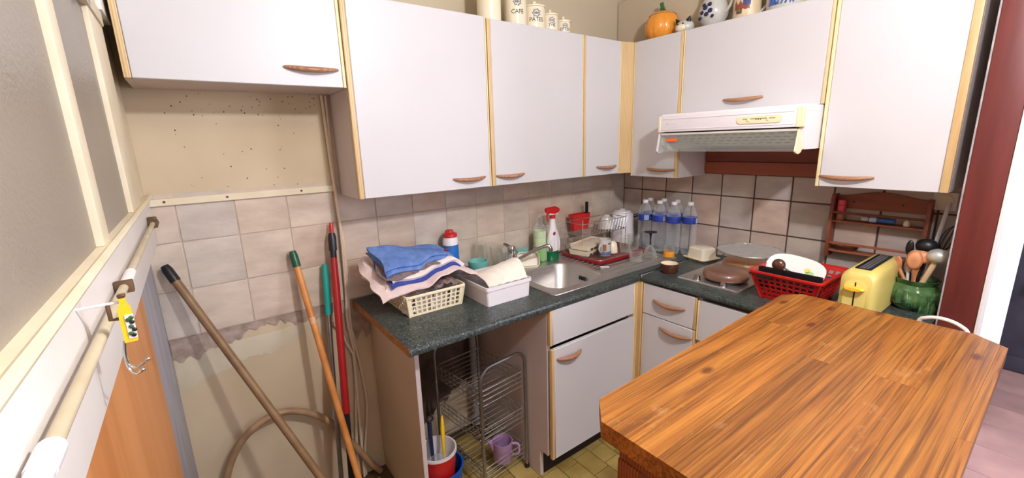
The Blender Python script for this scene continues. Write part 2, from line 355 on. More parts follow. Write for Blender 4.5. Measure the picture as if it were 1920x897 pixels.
def sheet(bm, fn, nu, nv, th=.002):
    """cloth-like slab: fn(u,v) gives a point, thickness goes down in z"""
    T = [[bm.verts.new(fn(i/nu, j/nv)) for j in range(nv+1)] for i in range(nu+1)]
    fs = [bm.faces.new((T[i][j], T[i+1][j], T[i+1][j+1], T[i][j+1])) for i in range(nu) for j in range(nv)]
    bmesh.ops.recalc_face_normals(bm, faces=fs)
    bmesh.ops.solidify(bm, geom=fs, thickness=th)
    return bm
def lattice(bm, A, B, C, D, ub, vb, hole, th):
    """perforated wall between corners A,B (bottom) and C,D (top): real openings"""
    A, B, C, D = map(Vector, (A, B, C, D)); V = {}
    def P(i, j):
        if (i, j) not in V:
            u, v = ub[i], vb[j]; V[i, j] = bm.verts.new(A*(1-u)*(1-v)+B*u*(1-v)+C*u*v+D*(1-u)*v)
        return V[i, j]
    fs = []
    for i in range(len(ub)-1):
        for j in range(len(vb)-1):
            if not hole(i, j): fs.append(bm.faces.new((P(i, j), P(i+1, j), P(i+1, j+1), P(i, j+1))))
    bmesh.ops.recalc_face_normals(bm, faces=fs)
    bmesh.ops.solidify(bm, geom=fs, thickness=th)
    return bm
def breaks(n, m0, m1, bar):
    """n openings between margins m0 and m1, bars of relative width bar"""
    w = (1-m0-m1-(n-1)*bar)/n; out = [0, m0]; x = m0
    for i in range(n):
        x += w; out.append(x)
        if i < n-1: x += bar; out.append(x)
    out.append(1); return out
def hole_rule(i, j, nu, nv): return i % 2 == 1 and j % 2 == 1
LOC = {}
def thing(name, label, cat, loc=(0, 0, 0), group=None):
    o = bpy.data.objects.new(name, None); COL.objects.link(o); o.location = loc; o.empty_display_size = .03
    o['label'] = label; o['category'] = cat
    if group: o['group'] = group
    LOC[o] = Vector(loc); return o
def mesh_of(name, bm, m):
    bmesh.ops.recalc_face_normals(bm, faces=bm.faces)
    me = bpy.data.meshes.new(name); bm.to_mesh(me); bm.free()
    me.materials.append(m); me.polygons.foreach_set('use_smooth', [True]*len(me.polygons)); me.set_sharp_from_angle(angle=math.radians(38))
    return me
def part(name, bm, m, parent, label=None):
    """one mesh in world coordinates, hung under its thing (or under a part of it)"""
    root = parent
    while root not in LOC: root = root.parent
    bmesh.ops.translate(bm, verts=bm.verts, vec=-LOC[root])
    o = bpy.data.objects.new(name, mesh_of(name, bm, m)); COL.objects.link(o); o.parent = parent
    if label: o['label'] = label
    return o
def solo(name, bm, m, label, cat, loc=(0, 0, 0), group=None):
    bmesh.ops.translate(bm, verts=bm.verts, vec=-Vector(loc))
    o = bpy.data.objects.new(name, mesh_of(name, bm, m)); COL.objects.link(o); o.location = loc
    o['label'] = label; o['category'] = cat
    if group: o['group'] = group
    LOC[o] = Vector(loc); return o
def struct(name, bm, m, parent=None):
    o = bpy.data.objects.new(name, mesh_of(name, bm, m)); COL.objects.link(o)
    if parent: o.parent = parent
    else: o['kind'] = 'structure'; LOC[o] = Vector((0, 0, 0))
    return o
def dup(src, loc, label, rotz=None):
    c = src.copy(); COL.objects.link(c); c.location = loc; c['label'] = label; LOC[c] = Vector(loc)
    if rotz is not None: c.rotation_euler.z = rotz
    for ch in list(src.children):
        d = ch.copy(); COL.objects.link(d); d.parent = c
        for g in list(ch.children):
            e = g.copy(); COL.objects.link(e); e.parent = d
    return c
def text_bm(s, size, depth=.0006):
    cu = bpy.data.curves.new('lettering', 'FONT'); cu.body = s; cu.size = size; cu.align_x = 'CENTER'; cu.align_y = 'CENTER'; cu.extrude = depth
    cu.resolution_u = 3
    o = bpy.data.objects.new('lettering', cu); COL.objects.link(o)
    me = bpy.data.meshes.new_from_object(o.evaluated_get(bpy.context.evaluated_depsgraph_get()))
    bm = BM(); bm.from_mesh(me); bpy.data.objects.remove(o); bpy.data.meshes.remove(me); bpy.data.curves.remove(cu)
    return bm
def wrap_text(s, size, c, r, ang, z):
    """lettering bent round an upright cylinder of radius r, facing direction ang"""
    bm = text_bm(s, size)
    for v in bm.verts:
        a = ang+v.co.x/r; q = r+v.co.z
        v.co = Vector((c[0]+q*math.cos(a), c[1]+q*math.sin(a), z+v.co.y))
    return bm
def blob(bm, c, r, sx=1, sy=1, sz=1, seg=16, rot=None):
    n = bmesh.ops.create_uvsphere(bm, u_segments=seg, v_segments=max(6, seg//2), radius=r)
    m = Matrix.Diagonal((sx, sy, sz, 1))
    if rot: m = Euler(rot).to_matrix().to_4x4() @ m
    bmesh.ops.transform(bm, matrix=Matrix.Translation(c) @ m, verts=n['verts'])
    return bm
def arc(c, r, a0, a1, n, plane='xy'):
    out = []
    for i in range(n+1):
        a = math.radians(a0+(a1-a0)*i/n); p, q = r*math.cos(a), r*math.sin(a)
        out.append((c[0]+p, c[1]+q, c[2]) if plane == 'xy' else (c[0]+p, c[1], c[2]+q) if plane == 'xz' else (c[0], c[1]+p, c[2]+q))
    return out
def smooth_path(pts, n=8):
    """Catmull-Rom through the points"""
    P = [Vector(p) for p in pts]; P = [P[0]*2-P[1]]+P+[P[-1]*2-P[-2]]; out = []
    for i in range(1, len(P)-2):
        for k in range(n):
            t = k/n; a, b, c, d = P[i-1], P[i], P[i+1], P[i+2]
            out.append(.5*((2*b)+(c-a)*t+(2*a-5*b+4*c-d)*t*t+(3*b-a-3*c+d)*t**3))
    out.append(P[-2]); return out

# ------------------------------------------------------------------ the setting
ZC, T = .858, .168
def jag(x0, x1, ztop, zlow, amp, n, seed):
    r = random.Random(seed); pts = [(x0, ztop), (x1, ztop)]
    w = 0
    for i in range(n*2+1):
        x = x1+(x0-x1)*i/(n*2); w = w*.72+r.uniform(-amp, amp)*.6; pts.append((x, (zlow(x) if callable(zlow) else zlow)+w))
    return pts
bm = BM(); box(bm, (-2.6, -3.4, -.08), (0.1, .1, -.004)); floor = struct('floor', bm, mat('floor_joint', (92, 72, 40), (78, 60, 34), 20, .7))
xs = [-1.86+.097*i for i in range(15)]
k = 0
lens = [.131, .098, .131, .131, .098]
rr = random.Random(3)
FT = {}
for i, x in enumerate(xs):
    y = -.06-(.052*(i*2 % 5)); j = i
    while y > -1.12:
        l = lens[j % 5]; j += 1
        if l not in FT:
            b = BM(); box(b, (.0014, -l+.0014, -.004), (.0956, -.0014, 0), .0012, 1); FT[l] = mesh_of('tile', b, FLOORT)
        o = bpy.data.objects.new('tile', FT[l]); COL.objects.link(o); o.parent = floor; o.location = (x, y, 0); y -= l
bm = BM(); box(bm, (-2.6, -3.4, 2.5), (1.9, .1, 2.58)); struct('ceiling', bm, CEIL)

# wall behind the sink: slab with tiles, plaster and repair marks as pieces
bm = BM(); box(bm, (-2.6, .0016, -.08), (.1, .12, 2.5)); wall_b = struct('wall_back', bm, GROUTL)
bm = BM(); box(bm, (-2.42, 0, 1.325), (-1.70, .0055, 1.74)); struct('painted_panel', bm, PLASTER, wall_b)
bm = BM(); box(bm, (-2.42, 0.000, 1.741), (.0, .0055, 2.5)); struct('upper_plaster', bm, UPPERW, wall_b)
bm = BM(); box(bm, (-2.42, 0.000, -.0), (.0, .0055, .842)); struct('lower_plaster', bm, PLASTER, wall_b)
bm = BM(); prism(bm, jag(-2.40, -1.70, .8585, lambda x: .80-.03*math.sin(7*x), .022, 40, 1), 1, -.004, .0055); struct('mortar_scar', bm, SCAR, wall_b)
bm = BM(); prism(bm, jag(-2.40, -1.86, .80, lambda x: .66+.12*(x+2.4)/.54, .014, 34, 2), 1, -.0015, .0055); struct('filler_patch', bm, PATCH, wall_b)
bm = BM(); prism(bm, jag(-1.82, -1.72, .858, .70, .03, 12, 4), 1, -.007, .0055); struct('mortar_scar', bm, SCAR, wall_b)
bm = BM(); prism(bm, jag(-1.69, -1.19, .81, lambda x: .20+.08*math.sin(9*x), .03, 24, 9), 1, -.002, .003); struct('shade_dirt_patch', bm, mat('dirty_shaded_render', (104, 84, 70), (74, 58, 48), 14, .95, bump=.8, bscale=40), wall_b)  # dirt on the wall, with the shade under the worktop painted into its colour
bm = BM(); rr = random.Random(21)
for k in range(70):
    x, z = rr.uniform(-2.3, -1.83), (rr.uniform(1.61, 1.70) if k < 46 else rr.uniform(1.36, 1.61)); r = rr.uniform(.0010, .0024)
    prism(bm, [(x+r*math.cos(math.pi*q/3), z+r*1.3*math.sin(math.pi*q/3)) for q in range(6)], 1, -.0004, .001)
o = struct('speck', bm, mat('speck_brown', (104, 74, 56), (84, 58, 44), 30, .8), wall_b); o['kind'] = 'stuff'
TM = {}
def tiles(parent, s_edges, z_edges, axis, m, gap):
    for s0, s1 in zip(s_edges, s_edges[1:]):
        for z0, z1 in zip(z_edges, z_edges[1:]):
            w, h = abs(s1-s0), z1-z0; key = (round(w, 3), round(h, 3), axis)
            if key not in TM:
                b = BM()
                if axis == 0: box(b, (gap/2, 0, gap/2), (w-gap/2, .0058, h-gap/2), .0016, 1)
                else: box(b, (0, -w+gap/2, gap/2), (.0058, -gap/2, h-gap/2), .0016, 1)
                TM[key] = mesh_of('tile', b, m)
            o = bpy.data.objects.new('tile', TM[key]); COL.objects.link(o); o.parent = parent
            dz = random.uniform(0, .0012)
            o.location = (s0, -dz, z0) if axis == 0 else (-dz, s0, z0)
se = [-2.405]+[-2.3106+T*i for i in range(14)]+[0]
tiles(wall_b, se, [.859, 1.027, 1.195, 1.3635], 0, TILE, .0032)
# screwed batten under the painted panel
bm = BM(); box(bm, (-2.385, -.010, 1.322), (-1.80, -.0005, 1.347), .002, 1); tr = struct('trim_1', bm, CREAMP)
for x in (-2.335, -2.16, -1.92):
    bm = BM(); lathe(bm, [(0, 0), (.004, .0), (.004, .002), (0, .003)], seg=10); bmesh.ops.rotate(bm, verts=bm.verts, matrix=Matrix.Rotation(math.pi/2, 3, 'X')); bmesh.ops.translate(bm, verts=bm.verts, vec=(x, -.010, 1.336)); struct('screw', bm, RUST, tr)

# wall behind the hob and hood
bm = BM(); box(bm, (.0022, -1.57, -.08), (.1, .1, 2.5)); wall_r = struct('wall_right', bm, GROUTD)
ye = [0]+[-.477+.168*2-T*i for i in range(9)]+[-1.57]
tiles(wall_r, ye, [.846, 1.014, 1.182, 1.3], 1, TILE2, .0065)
bm = BM(); box(bm, (0, -1.57, 1.301), (.0055, 0, 2.5)); struct('upper_plaster', bm, UPPERW, wall_r)
bm = BM(); box(bm, (-.105, -1.15, 1.986), (-.085, -.005, 2.262), .002, 1); tb = struct('trim_2', bm, UPPERW)
for i, (z0, z1) in enumerate(((1.300, 1.362), (1.364, 1.430))):
    bm = BM(); box(bm, (-.02, -1.160, z0), (-.0005, -.553, z1), .003, 1)
    if i == 0: sb = struct('trim_3', bm, BOARDW)
    else: struct('board', bm, BOARDW, sb)

# door post and the white reveal at the right, room beyond
bm = BM(); box(bm, (-.30, -1.664, 0), (-.19, -1.578, 2.5), .004, 2); post = struct('door_1', bm, POSTW)
bm = BM(); box(bm, (-.302, -1.5785, 0), (-.20, -1.574, 2.5), .001, 1); struct('caulk_strip', bm, mat('caulk_grey', (176, 170, 168), (140, 134, 134), 30, .7, bump=.6), post)
bm = BM(); box(bm, (-.300, -1.6715, 0), (-.19, -1.6645, 2.5), .001, 1); struct('white_bead', bm, WHITEP, post)
bm = BM(); box(bm, (-.188, -1.672, 0), (.80, -1.573, 2.5)); struct('wall_side', bm, WWALL)
bm = BM(); box(bm, (1.72, -3.4, -.08), (1.85, -.6, 2.5)); far = struct('wall_far', bm, SLATE)
bm = BM(); box(bm, (1.69, -3.4, 0), (1.72, -.6, .09), .004); struct('baseboard_far', bm, SLATE)
bm = BM(); box(bm, (.1, -3.4, -.08), (1.72, -.6, -.004)); fl2 = struct('floor_next_room', bm, PINKFL)
b = BM(); box(b, (.0015, .0015, -.004), (.2485, .2485, 0), .001, 1); pm = mesh_of('tile', b, PINKFL)
for i in range(6):
    for j in range(5):
        o = bpy.data.objects.new('tile', pm); COL.objects.link(o); o.parent = fl2; o.location = (.1+.25*i, -2.35+.25*j, 0)
bm = BM(); box(bm, (1.70, -1.775, .50), (1.72, -1.69, .57), .006); t = solo('wall_socket', bm, IVORY, 'small ivory plug box on the dark slate wall of the next room', 'socket', (1.71, -1.73, .5))

# left partition: plaster base, wooden panel, white band, sill, window with obscured glass
bm = BM(); box(bm, (-2.52, -3.4, -.08), (-2.402, .006, 1.34)); wall_l = struct('wall_left', bm, GREYPL)
bm = BM(); box(bm, (-2.4015, -3.3, 0), (-2.386, -.545, 1.206), .002, 1); struct('trim_4', bm, PANELW)
bm = BM(); box(bm, (-2.4015, -.545, 0), (-2.395, -.537, 1.2), .001, 1); struct('trim_5', bm, PANELW)
bm = BM(); box(bm, (-2.4015, -3.3, 1.207), (-2.372, -.012, 1.3495), .003); band = struct('trim_6', bm, WHITEP)
bm = BM(); box(bm, (-2.47, -3.3, 1.35), (-2.366, -.012, 1.362), .004); tube(bm, [(-2.366, -3.3, 1.357), (-2.366, -.012, 1.357)], .006, 8); struct('trim_7', bm, CREAMP)
win = bpy.data.objects.new('window_1', None); COL.objects.link(win); win['kind'] = 'structure'; LOC[win] = Vector((0, 0, 0))
bm = BM(); box(bm, (-2.386, -3.3, 1.362), (-2.380, -.955, 2.5)); struct('glass_pane', bm, OBSC, win)
bm = BM(); box(bm, (-2.386, -.90, 1.362), (-2.380, -.505, 1.80)); struct('glass_pane', bm, OBSC, win)
bm = BM(); box(bm, (-2.40, -.957, 1.362), (-2.370, -.902, 2.5), .003); struct('mullion', bm, CREAMP, win)
bm = BM(); box(bm, (-2.40, -.505, 1.362), (-2.370, -.30, 1.80), .003); struct('jamb', bm, CREAMP, win)
bm = BM(); box(bm, (-2.40, -.30, 1.362), (-2.382, -.0, 2.5), .001); struct('corner_board', bm, CREAMP, win)
bm = BM(); box(bm, (-2.41, -.90, 1.80), (-2.366, -.30, 1.835), .003); struct('top_rail', bm, CREAMP, win)
bm = BM(); box(bm, (-2.40, -.90, 1.836), (-2.372, -.30, 2.5), .003); struct('transom_sash', bm, CREAMP, win)
bm = BM(); box(bm, (-2.381, -.31, 1.838), (-2.362, -.14, 2.3), .002); struct('cover_strip', bm, WHITEP, win)
bm = BM(); box(bm, (-2.62, -3.4, 1.34), (-2.60, .1, 2.5)); struct('wall_outer', bm, UPPERW)
# torn strip of clear film hanging from the transom
bm = BM(); sheet(bm, lambda u, v: (-2.360-.004*math.sin(9*u), -.80+.26*u+.01*math.sin(11*v), 1.815-.022*v-.012*v*math.sin(13*u)), 16, 4, .0008)
solo('plastic_film', bm, FILM, 'torn strip of clear plastic film stuck under the window top rail', 'film', (-2.36, -.6, 1.8))

# ------------------------------------------------------------------ fitted units
def fx(run):
    return (lambda s, d, z: (s, -d, z)) if run == 'X' else (lambda s, d, z: (-d, s, z))
def handle(parent, run, s0, s1, d, z, name='handle', drop=.006, out=.019, r=.0052):
    P = fx(run); n = 14; pts = []; rs = []
    for i in range(n+1):
        t = i/n; w = math.sin(math.pi*t)
        pts.append(P(s0+(s1-s0)*t, d+.002+out*w**.8, z-drop*w)); rs.append(.0035+r*w**.6)
    bm = BM(); tube(bm, pts, rs, 10)
    return part(name, bm, HAND, parent, 'bowed brown wooden handle')
def door(parent, run, s0, s1, d, z0, z1, name='door', el=.012, er=.006, lm=None, rm=None, th=.018):
    """laminate leaf with an edge strip down each side (strip 1 at s0, strip 2 at s1)"""
    P = fx(run); sg = 1 if s1 > s0 else -1
    bm = BM(); box(bm, P(s0+sg*(el+.0015), d-th, z0), P(s1-sg*(er+.0015), d, z1), .002, 1); o = part(name, bm, WHITE, parent)
    for w, a, m in ((el, s0+sg*.001, lm or EDGE), (er, s1-sg*(er+.001), rm or EDGEL)):
        if w:
            bm = BM(); box(bm, P(a, d-th, z0), P(a+sg*w, d+.0005, z1), .003, 2); part('edge_strip', bm, m, o)
    return o
GR = 'white wall cabinets'
def wall_cab(run, s0, s1, d, z0, z1, label, hs, hz, el=.012, er=.006, lm=None, rm=None):
    P = fx(run); t = thing('wall_cabinet', label, 'cabinet', P((s0+s1)/2, d/2, z0), GR); sg = 1 if s1 > s0 else -1
    e = .0012*sg
    bm = BM(); d1 = d-.020; k = .016
    box(bm, P(s0+e, .001, z0), P(s0+sg*k, d1, z1)); box(bm, P(s1-sg*k, .001, z0), P(s1-e, d1, z1))
    box(bm, P(s0+sg*k, .001, z0+.001), P(s1-sg*k, d1, z0+k)); box(bm, P(s0+sg*k, .001, z1-k), P(s1-sg*k, d1, z1-.001))
    box(bm, P(s0+sg*k, .001, z0+k), P(s1-sg*k, .006, z1-k))
    part('carcass', bm, PINKW, t)
    o = door(t, run, s0, s1, d, z0, z1, el=el, er=er, lm=lm, rm=rm)
    handle(o, run, hs[0], hs[1], d, hz)
    return t
wall_cab('X', -2.354, -1.779, .251, 1.690, 2.02, 'short white wall cabinet high up on the left, above the brooms', (-1.967, -1.803), 1.745, .016, .010, rm=EDGEL)
wall_cab('X', -1.777, -1.202, .251, 1.308, 1.990, 'tall white wall cabinet above the towel basket, largest door of the sink wall', (-1.393, -1.236), 1.352, .018, .006)
wall_cab('X', -1.200, -.638, .251, 1.308, 1.985, 'white wall cabinet over the tap, with lettered jars on top', (-1.180, -1.022), 1.352, .018, .006)
wall_cab('X', -.637, -.357, .251, 1.308, 1.984, 'narrow white wall cabinet left of the corner post', (-.542, -.386), 1.353, .014, .008)
wall_cab('Y', -.266, -.5515, .279, 1.290, 1.984, 'narrow white wall cabinet under the pumpkin jar', (-.377, -.543), 1.334, .006, .014, lm=EDGEL, rm=EDGE)
wall_cab('Y', -.5525, -1.160, .279, 1.602, 1.984, 'wide short white cabinet above the cooker hood', (-.766, -.936), 1.650, .008, .012, lm=EDGEL, rm=EDGE)
wall_cab('Y', -1.161, -1.5415, .279, 1.290, 2.02, 'white wall cabinet over the wooden spice rack', (-1.175, -1.345), 1.331, .012, .022, lm=EDGEL, rm=EDGE)
bm = BM(); prism(bm, [(-.356, -.250), (-.281, -.2652), (-.2615, -.2652), (-.2615, -.235), (-.356, -.235)], 2, 1.308, 1.984)
solo('corner_post', bm, EDGE, 'upright beech filler post in the corner between the wall cabinets', 'filler post', (-.32, -.24, 1.308))
# little chips along the underside of the cabinet beside the hood
bm = BM()
for i, y in enumerate((-.262, -.20, -.155, -.10, -.05)):
    box(bm, (y, -.5525, 1.2905), (y+.012, -.5515, 1.297-.0015*(i % 2)))
# ---- cooker hood
h = thing('cooker_hood', 'white cooker hood with tilted glass visor under the wide cabinet', 'cooker hood', (-.22, -.857, 1.43))
y0, y1 = -.556, -1.157
bm = BM(); box(bm, (-.452, y0, 1.518), (-.43, y1, 1.588), .003); box(bm, (-.43, y0, 1.575), (-.002, y1, 1.599), .001, 1)
for z in (1.529, 1.575): tube(bm, [(-.4525, y0-.012, z), (-.4525, y1+.03, z)], .0015, 6)
part('front_panel', bm, WPL, h)
for y, s in ((y0, -1), (y1, 1)):
    bm = BM(); prism(bm, [(-.43, 1.518), (-.43, 1.575), (-.002, 1.575), (-.002, 1.445), (-.30, 1.436), (-.40, 1.436)], 1, y, y+s*.012)
    part('side_panel', bm, WPL, h)
bm = BM(); box(bm, (-.4535, y0+.001, 1.517), (-.4295, y0-.012, 1.589), .002, 1); box(bm, (-.4535, y1-.001, 1.517), (-.4295, y1+.022, 1.589), .002, 1); part('end_cap', bm, YELLOWED, h)
# slanted filter with rows of slots
lat = BM(); A = (-.424, y0-.014, 1.512); Bq = (-.424, y1+.014, 1.512); Cq = (-.16, y1+.014, 1.448); Dq = (-.16, y0-.014, 1.448)
ub = breaks(14, .06, .06, .022); vb = breaks(4, .16, .16, .13)
lattice(lat, A, Bq, Cq, Dq, ub, vb, lambda i, j: i % 2 == 1 and j % 2 == 1, .003); part('filter', lat, FILTER, h)
bm = BM(); prism(bm, [(-.425, 1.519), (-.155, 1.454), (-.155, 1.458), (-.425, 1.523)], 1, y0-.014, y1+.014); part('filter_back', bm, SLOT, h)
bm = BM(); prism(bm, [(-.436, 1.512), (-.439, 1.511), (-.456, 1.430), (-.453, 1.4295)], 1, y0-.006, y1+.016); v = part('visor', bm, VISOR, h, 'clear glass visor')
bm = BM(); box(bm, (-.443, y0-.008, 1.504), (-.432, y1+.018, 1.513), .001, 1); part('visor_rail', bm, FILTER, v)
for y, s in ((y0+.003, -1), (y1+.010, 1)):
    bm = BM(); prism(bm, [(-.434, 1.516), (-.444, 1.510), (-.460, 1.430), (-.452, 1.424), (-.43, 1.420), (-.41, 1.426), (-.398, 1.440), (-.396, 1.455)], 1, y, y+s*.006)
    part('visor_wing', bm, CREAMPL if s > 0 else WPL, h)
bm = BM(); box(bm, (-.4590, -.600, 1.475), (-.4575, -.660, 1.488), .0005, 1)
for vv in bm.verts: vv.co.x += (1.4815-vv.co.z)*-.19+.0025
part('sticker', bm, STICK_OR, v, 'orange sticker')
bm = BM(); ring = [(y, z) for y, z in [(-.945+.015*math.cos(a), 1.552+.014*math.sin(a)) for a in [math.radians(90-180*i/8) for i in range(9)]]]
poly = [(-.935+.014*math.cos(math.radians(-90+180*i/8)), 1.552+.014*math.sin(math.radians(-90+180*i/8))) for i in range(9)]+[(-1.075+.014*math.cos(math.radians(90+180*i/8)), 1.552+.014*math.sin(math.radians(90+180*i/8))) for i in range(9)]
prism(bm, poly, 0, -.456, -.451); sw = part('switch_plate', bm, YELLOWED, h, 'yellowed oval switch plate')
for y, w in ((-.962, .010), (-1.035, .008)):
    bm = BM(); box(bm, (-.459, y, 1.546), (-.4555, y-w, 1.557), .001, 1); part('slider', bm, YELLOWED, sw)
bm = BM()
for y in (-.995, -1.003, -1.011): box(bm, (-.4567, y, 1.5505), (-.4555, y-.0032, 1.5545))
part('indicator', bm, SLOT, sw)
bm = BM(); box(bm, (-.4568, -.945, 1.5545), (-.4558, -1.065, 1.5565)); part('slot', bm, RUST, sw)
bm = BM(); box(bm, (-.4524, -.600, 1.550), (-.4516, -.650, 1.5525)); box(bm, (-.4524, -.600, 1.550), (-.4516, -.606, 1.557)); part('badge', bm, FILTER, h)

# ---- worktops
wt = thing('worktop', 'long dark green flecked worktop with the sink, raw chipboard left end', 'worktop', (-.89, -.30, ZC-.03))
bm = BM(); X0, X1 = -1.779, -.002
def topslab(bm, xb, yb, hole, z1, th):
    vs = {}
    lattice(bm, (xb[0], yb[0], z1), (xb[-1], yb[0], z1), (xb[-1], yb[-1], z1), (xb[0], yb[-1], z1),
            [(x-xb[0])/(xb[-1]-xb[0]) for x in xb], [(y-yb[0])/(yb[-1]-yb[0]) for y in yb], hole, th)
    up = max(v.co.z for v in bm.verts)
    for v in bm.verts: v.co.z += z1-up
topslab(bm, [X0, -1.068, -.722, X1], [-.590, -.508, -.185, -.002], lambda i, j: i == 1 and j == 1, ZC, .03)
part('slab', bm, WORKTOP, wt)
bm = BM(); prism(bm, [(-.59, ZC-.03), (-.602, ZC-.027), (-.605, ZC-.02), (-.605, ZC-.010), (-.601, ZC-.003), (-.59, ZC)], 0, X0, -.611); part('front_edge', bm, WORKTOP, wt)
bm = BM(); box(bm, (X0-.0015, -.600, ZC-.0295), (X0, -.004, ZC-.002)); part('raw_end', bm, CHIP, wt, 'raw orange chipboard end')
wt2 = thing('worktop', 'dark green flecked worktop under the hob and red basket', 'worktop', (-.3, -1.1, ZC-.03))
bm = BM(); box(bm, (-.592, -1.57, ZC-.03), (-.002, -.612, ZC)); part('slab', bm, WORKTOP, wt2)
bm = BM(); prism(bm, [(-.592, ZC-.03), (-.604, ZC-.027), (-.609, ZC-.02), (-.609, ZC-.010), (-.604, ZC-.003), (-.592, ZC)], 1, -.611, -1.57); part('front_edge', bm, WORKTOP, wt2)
bm = BM(); box(bm, (-.612, -.6115, ZC-.031), (-.003, -.6055, ZC+.0025), .001, 1); solo('joint_strip', bm, CHROME, 'metal joint strip between the two worktops', 'strip', (-.3, -.608, ZC))

# ---- base units
bm = BM(); box(bm, (-1.716, -.475, 0), (-1.700, -.004, ZC-.031)); ep = solo('end_panel', bm, BONE, 'beige support panel at the left end of the worktop', 'panel', (-1.708, -.24, 0))
bm = BM(); box(bm, (-1.7165, -.479, 0), (-1.6995, -.4755, ZC-.031), .001, 1); part('edge_band', bm, PINKW, ep, 'white front edge')
bu = thing('base_cabinet', 'white base cabinet under the sink with wooden handle', 'cabinet', (-.9, -.3, 0), 'white base units')
bm = BM(); prism(bm, [(-.004, 0), (-.004, .827), (-.574, .827), (-.574, .135), (-.52, .135), (-.52, 0)], 0, -1.178, -1.160); part('side_panel', bm, PINKW, bu)
bm = BM(); box(bm, (-1.160, -.574, .135), (-.636, -.02, .151)); box(bm, (-.652, -.574, .151), (-.636, -.02, .70)); box(bm, (-1.16, -.06, .151), (-.652, -.05, .68)); part('carcass', bm, PINKW, bu)
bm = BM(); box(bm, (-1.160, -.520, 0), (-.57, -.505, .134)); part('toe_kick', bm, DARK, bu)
o = door(bu, 'X', -1.178, -.638, .594, .668, .823, name='drawer_front', el=.016, er=.002)
o = door(bu, 'X', -1.176, -.638, .602, .128, .652, name='door', el=.016, er=.002)
handle(o, 'X', -1.148, -1.008, .602, .605, drop=.002, out=.022, r=.0075)
for v in o.children: pass
bm = BM(); box(bm, (-.634, -.592, .10), (-.606, -.56, .826), .002, 1); box(bm, (-.606, -.612, .10), (-.560, -.560, .826), .002, 1); solo('corner_post', bm, EDGE, 'upright beech corner post between the base units', 'filler post', (-.6, -.58, .1))
du = thing('base_cabinet', 'white drawer unit below the ramekin, two wooden handles', 'cabinet', (-.3, -.75, 0), 'white base units')
bm = BM(); box(bm, (-.580, -.617, .10), (-.02, -.632, .82)); box(bm, (-.580, -.875, .10), (-.02, -.889, .82)); box(bm, (-.58, -.632, .10), (-.02, -.875, .116)); box(bm, (-.53, -.617, 0), (-.515, -.889, .1)); part('carcass', bm, PINKW, du)
o = door(du, 'Y', -.616, -.889, .600, .672, .820, name='drawer', el=.004, er=.010, lm=EDGEL, rm=EDGE); handle(o, 'Y', -.675, -.838, .600, .752, r=.0065)
o = door(du, 'Y', -.616, -.889, .600, .105, .668, name='door', el=.004, er=.010, lm=EDGEL, rm=EDGE); handle(o, 'Y', -.715, -.879, .600, .628, r=.0065)
cu = thing('base_cabinet', 'white front panel unit under the hob, open and dark below', 'cabinet', (-.3, -1.2, 0), 'white base units')
bm = BM(); box(bm, (-.582, -.890, 0), (-.02, -.904, .82)); box(bm, (-.582, -1.55, 0), (-.02, -1.566, .82)); part('carcass', bm, PINKW, cu)
o = door(cu, 'Y', -.892, -1.566, .600, .632, .813, name='front_panel', el=.008, er=.008, lm=EDGEL, rm=EDGEL)
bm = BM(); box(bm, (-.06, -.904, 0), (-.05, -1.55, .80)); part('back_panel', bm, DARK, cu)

# ---- table: glued staves clipped to an octagonal top
tb = thing('table', 'wooden peninsula table with cut corners, worn orange pine top', 'table', (-1.14, -1.5, 0))
ZT = .95
OCT = [(-1.622, -1.257), (-1.676, -1.311), (-1.676, -1.722), (-1.628, -1.769), (-.664, -1.757), (-.613, -1.690), (-.613, -1.280), (-.668, -1.235)]
def clip(poly, a, b, side):
    out = []
    for i in range(len(poly)):
        p, q = poly[i], poly[(i+1) % len(poly)]
        f = lambda r: ((b[0]-a[0])*(r[1]-a[1])-(b[1]-a[1])*(r[0]-a[0]))*side
        fp, fq = f(p), f(q)
        if fp >= 0: out.append(p)
        if fp*fq < 0:
            t = fp/(fp-fq); out.append((p[0]+(q[0]-p[0])*t, p[1]+(q[1]-p[1])*t))
    return out
rr = random.Random(11); y = -1.23; i = 0
while y > -1.78:
    w = rr.uniform(.062, .085); cuts = [-1.70, rr.uniform(-1.35, -.9), -.60] if i % 2 else [-1.70, -.60]
    for a, b in zip(cuts, cuts[1:]):
        poly = [(a+.0002, y-w+.0002), (b-.0002, y-w+.0002), (b-.0002, y-.0002), (a+.0002, y-.0002)]
        for k in range(8): poly = clip(poly, OCT[k], OCT[(k+1) % 8], 1)
        if len(poly) < 3: continue
        bm = BM(); prism(bm, poly, 2, ZT-.038, ZT)
        part('plank', bm, TABLE, tb)
    y -= w; i += 1
bm = BM()
box(bm, (-1.63, -1.70, ZT-.10), (-1.60, -1.32, ZT-.0385), .003); box(bm, (-.70, -1.70, ZT-.10), (-.67, -1.32, ZT-.0385), .003)
box(bm, (-1.60, -1.345, ZT-.10), (-.70, -1.32, ZT-.0385), .003); box(bm, (-1.60, -1.70, ZT-.10), (-.70, -1.675, ZT-.0385), .003)
part('apron', bm, TABLED, tb)
for x, y in ((-1.632, -1.375), (-1.632, -1.70), (-.70, -1.375), (-.70, -1.70)):
    bm = BM(); box(bm, (x, y, 0), (x+.055, y+.058, ZT-.101), .006); part('leg', bm, TABLED, tb)

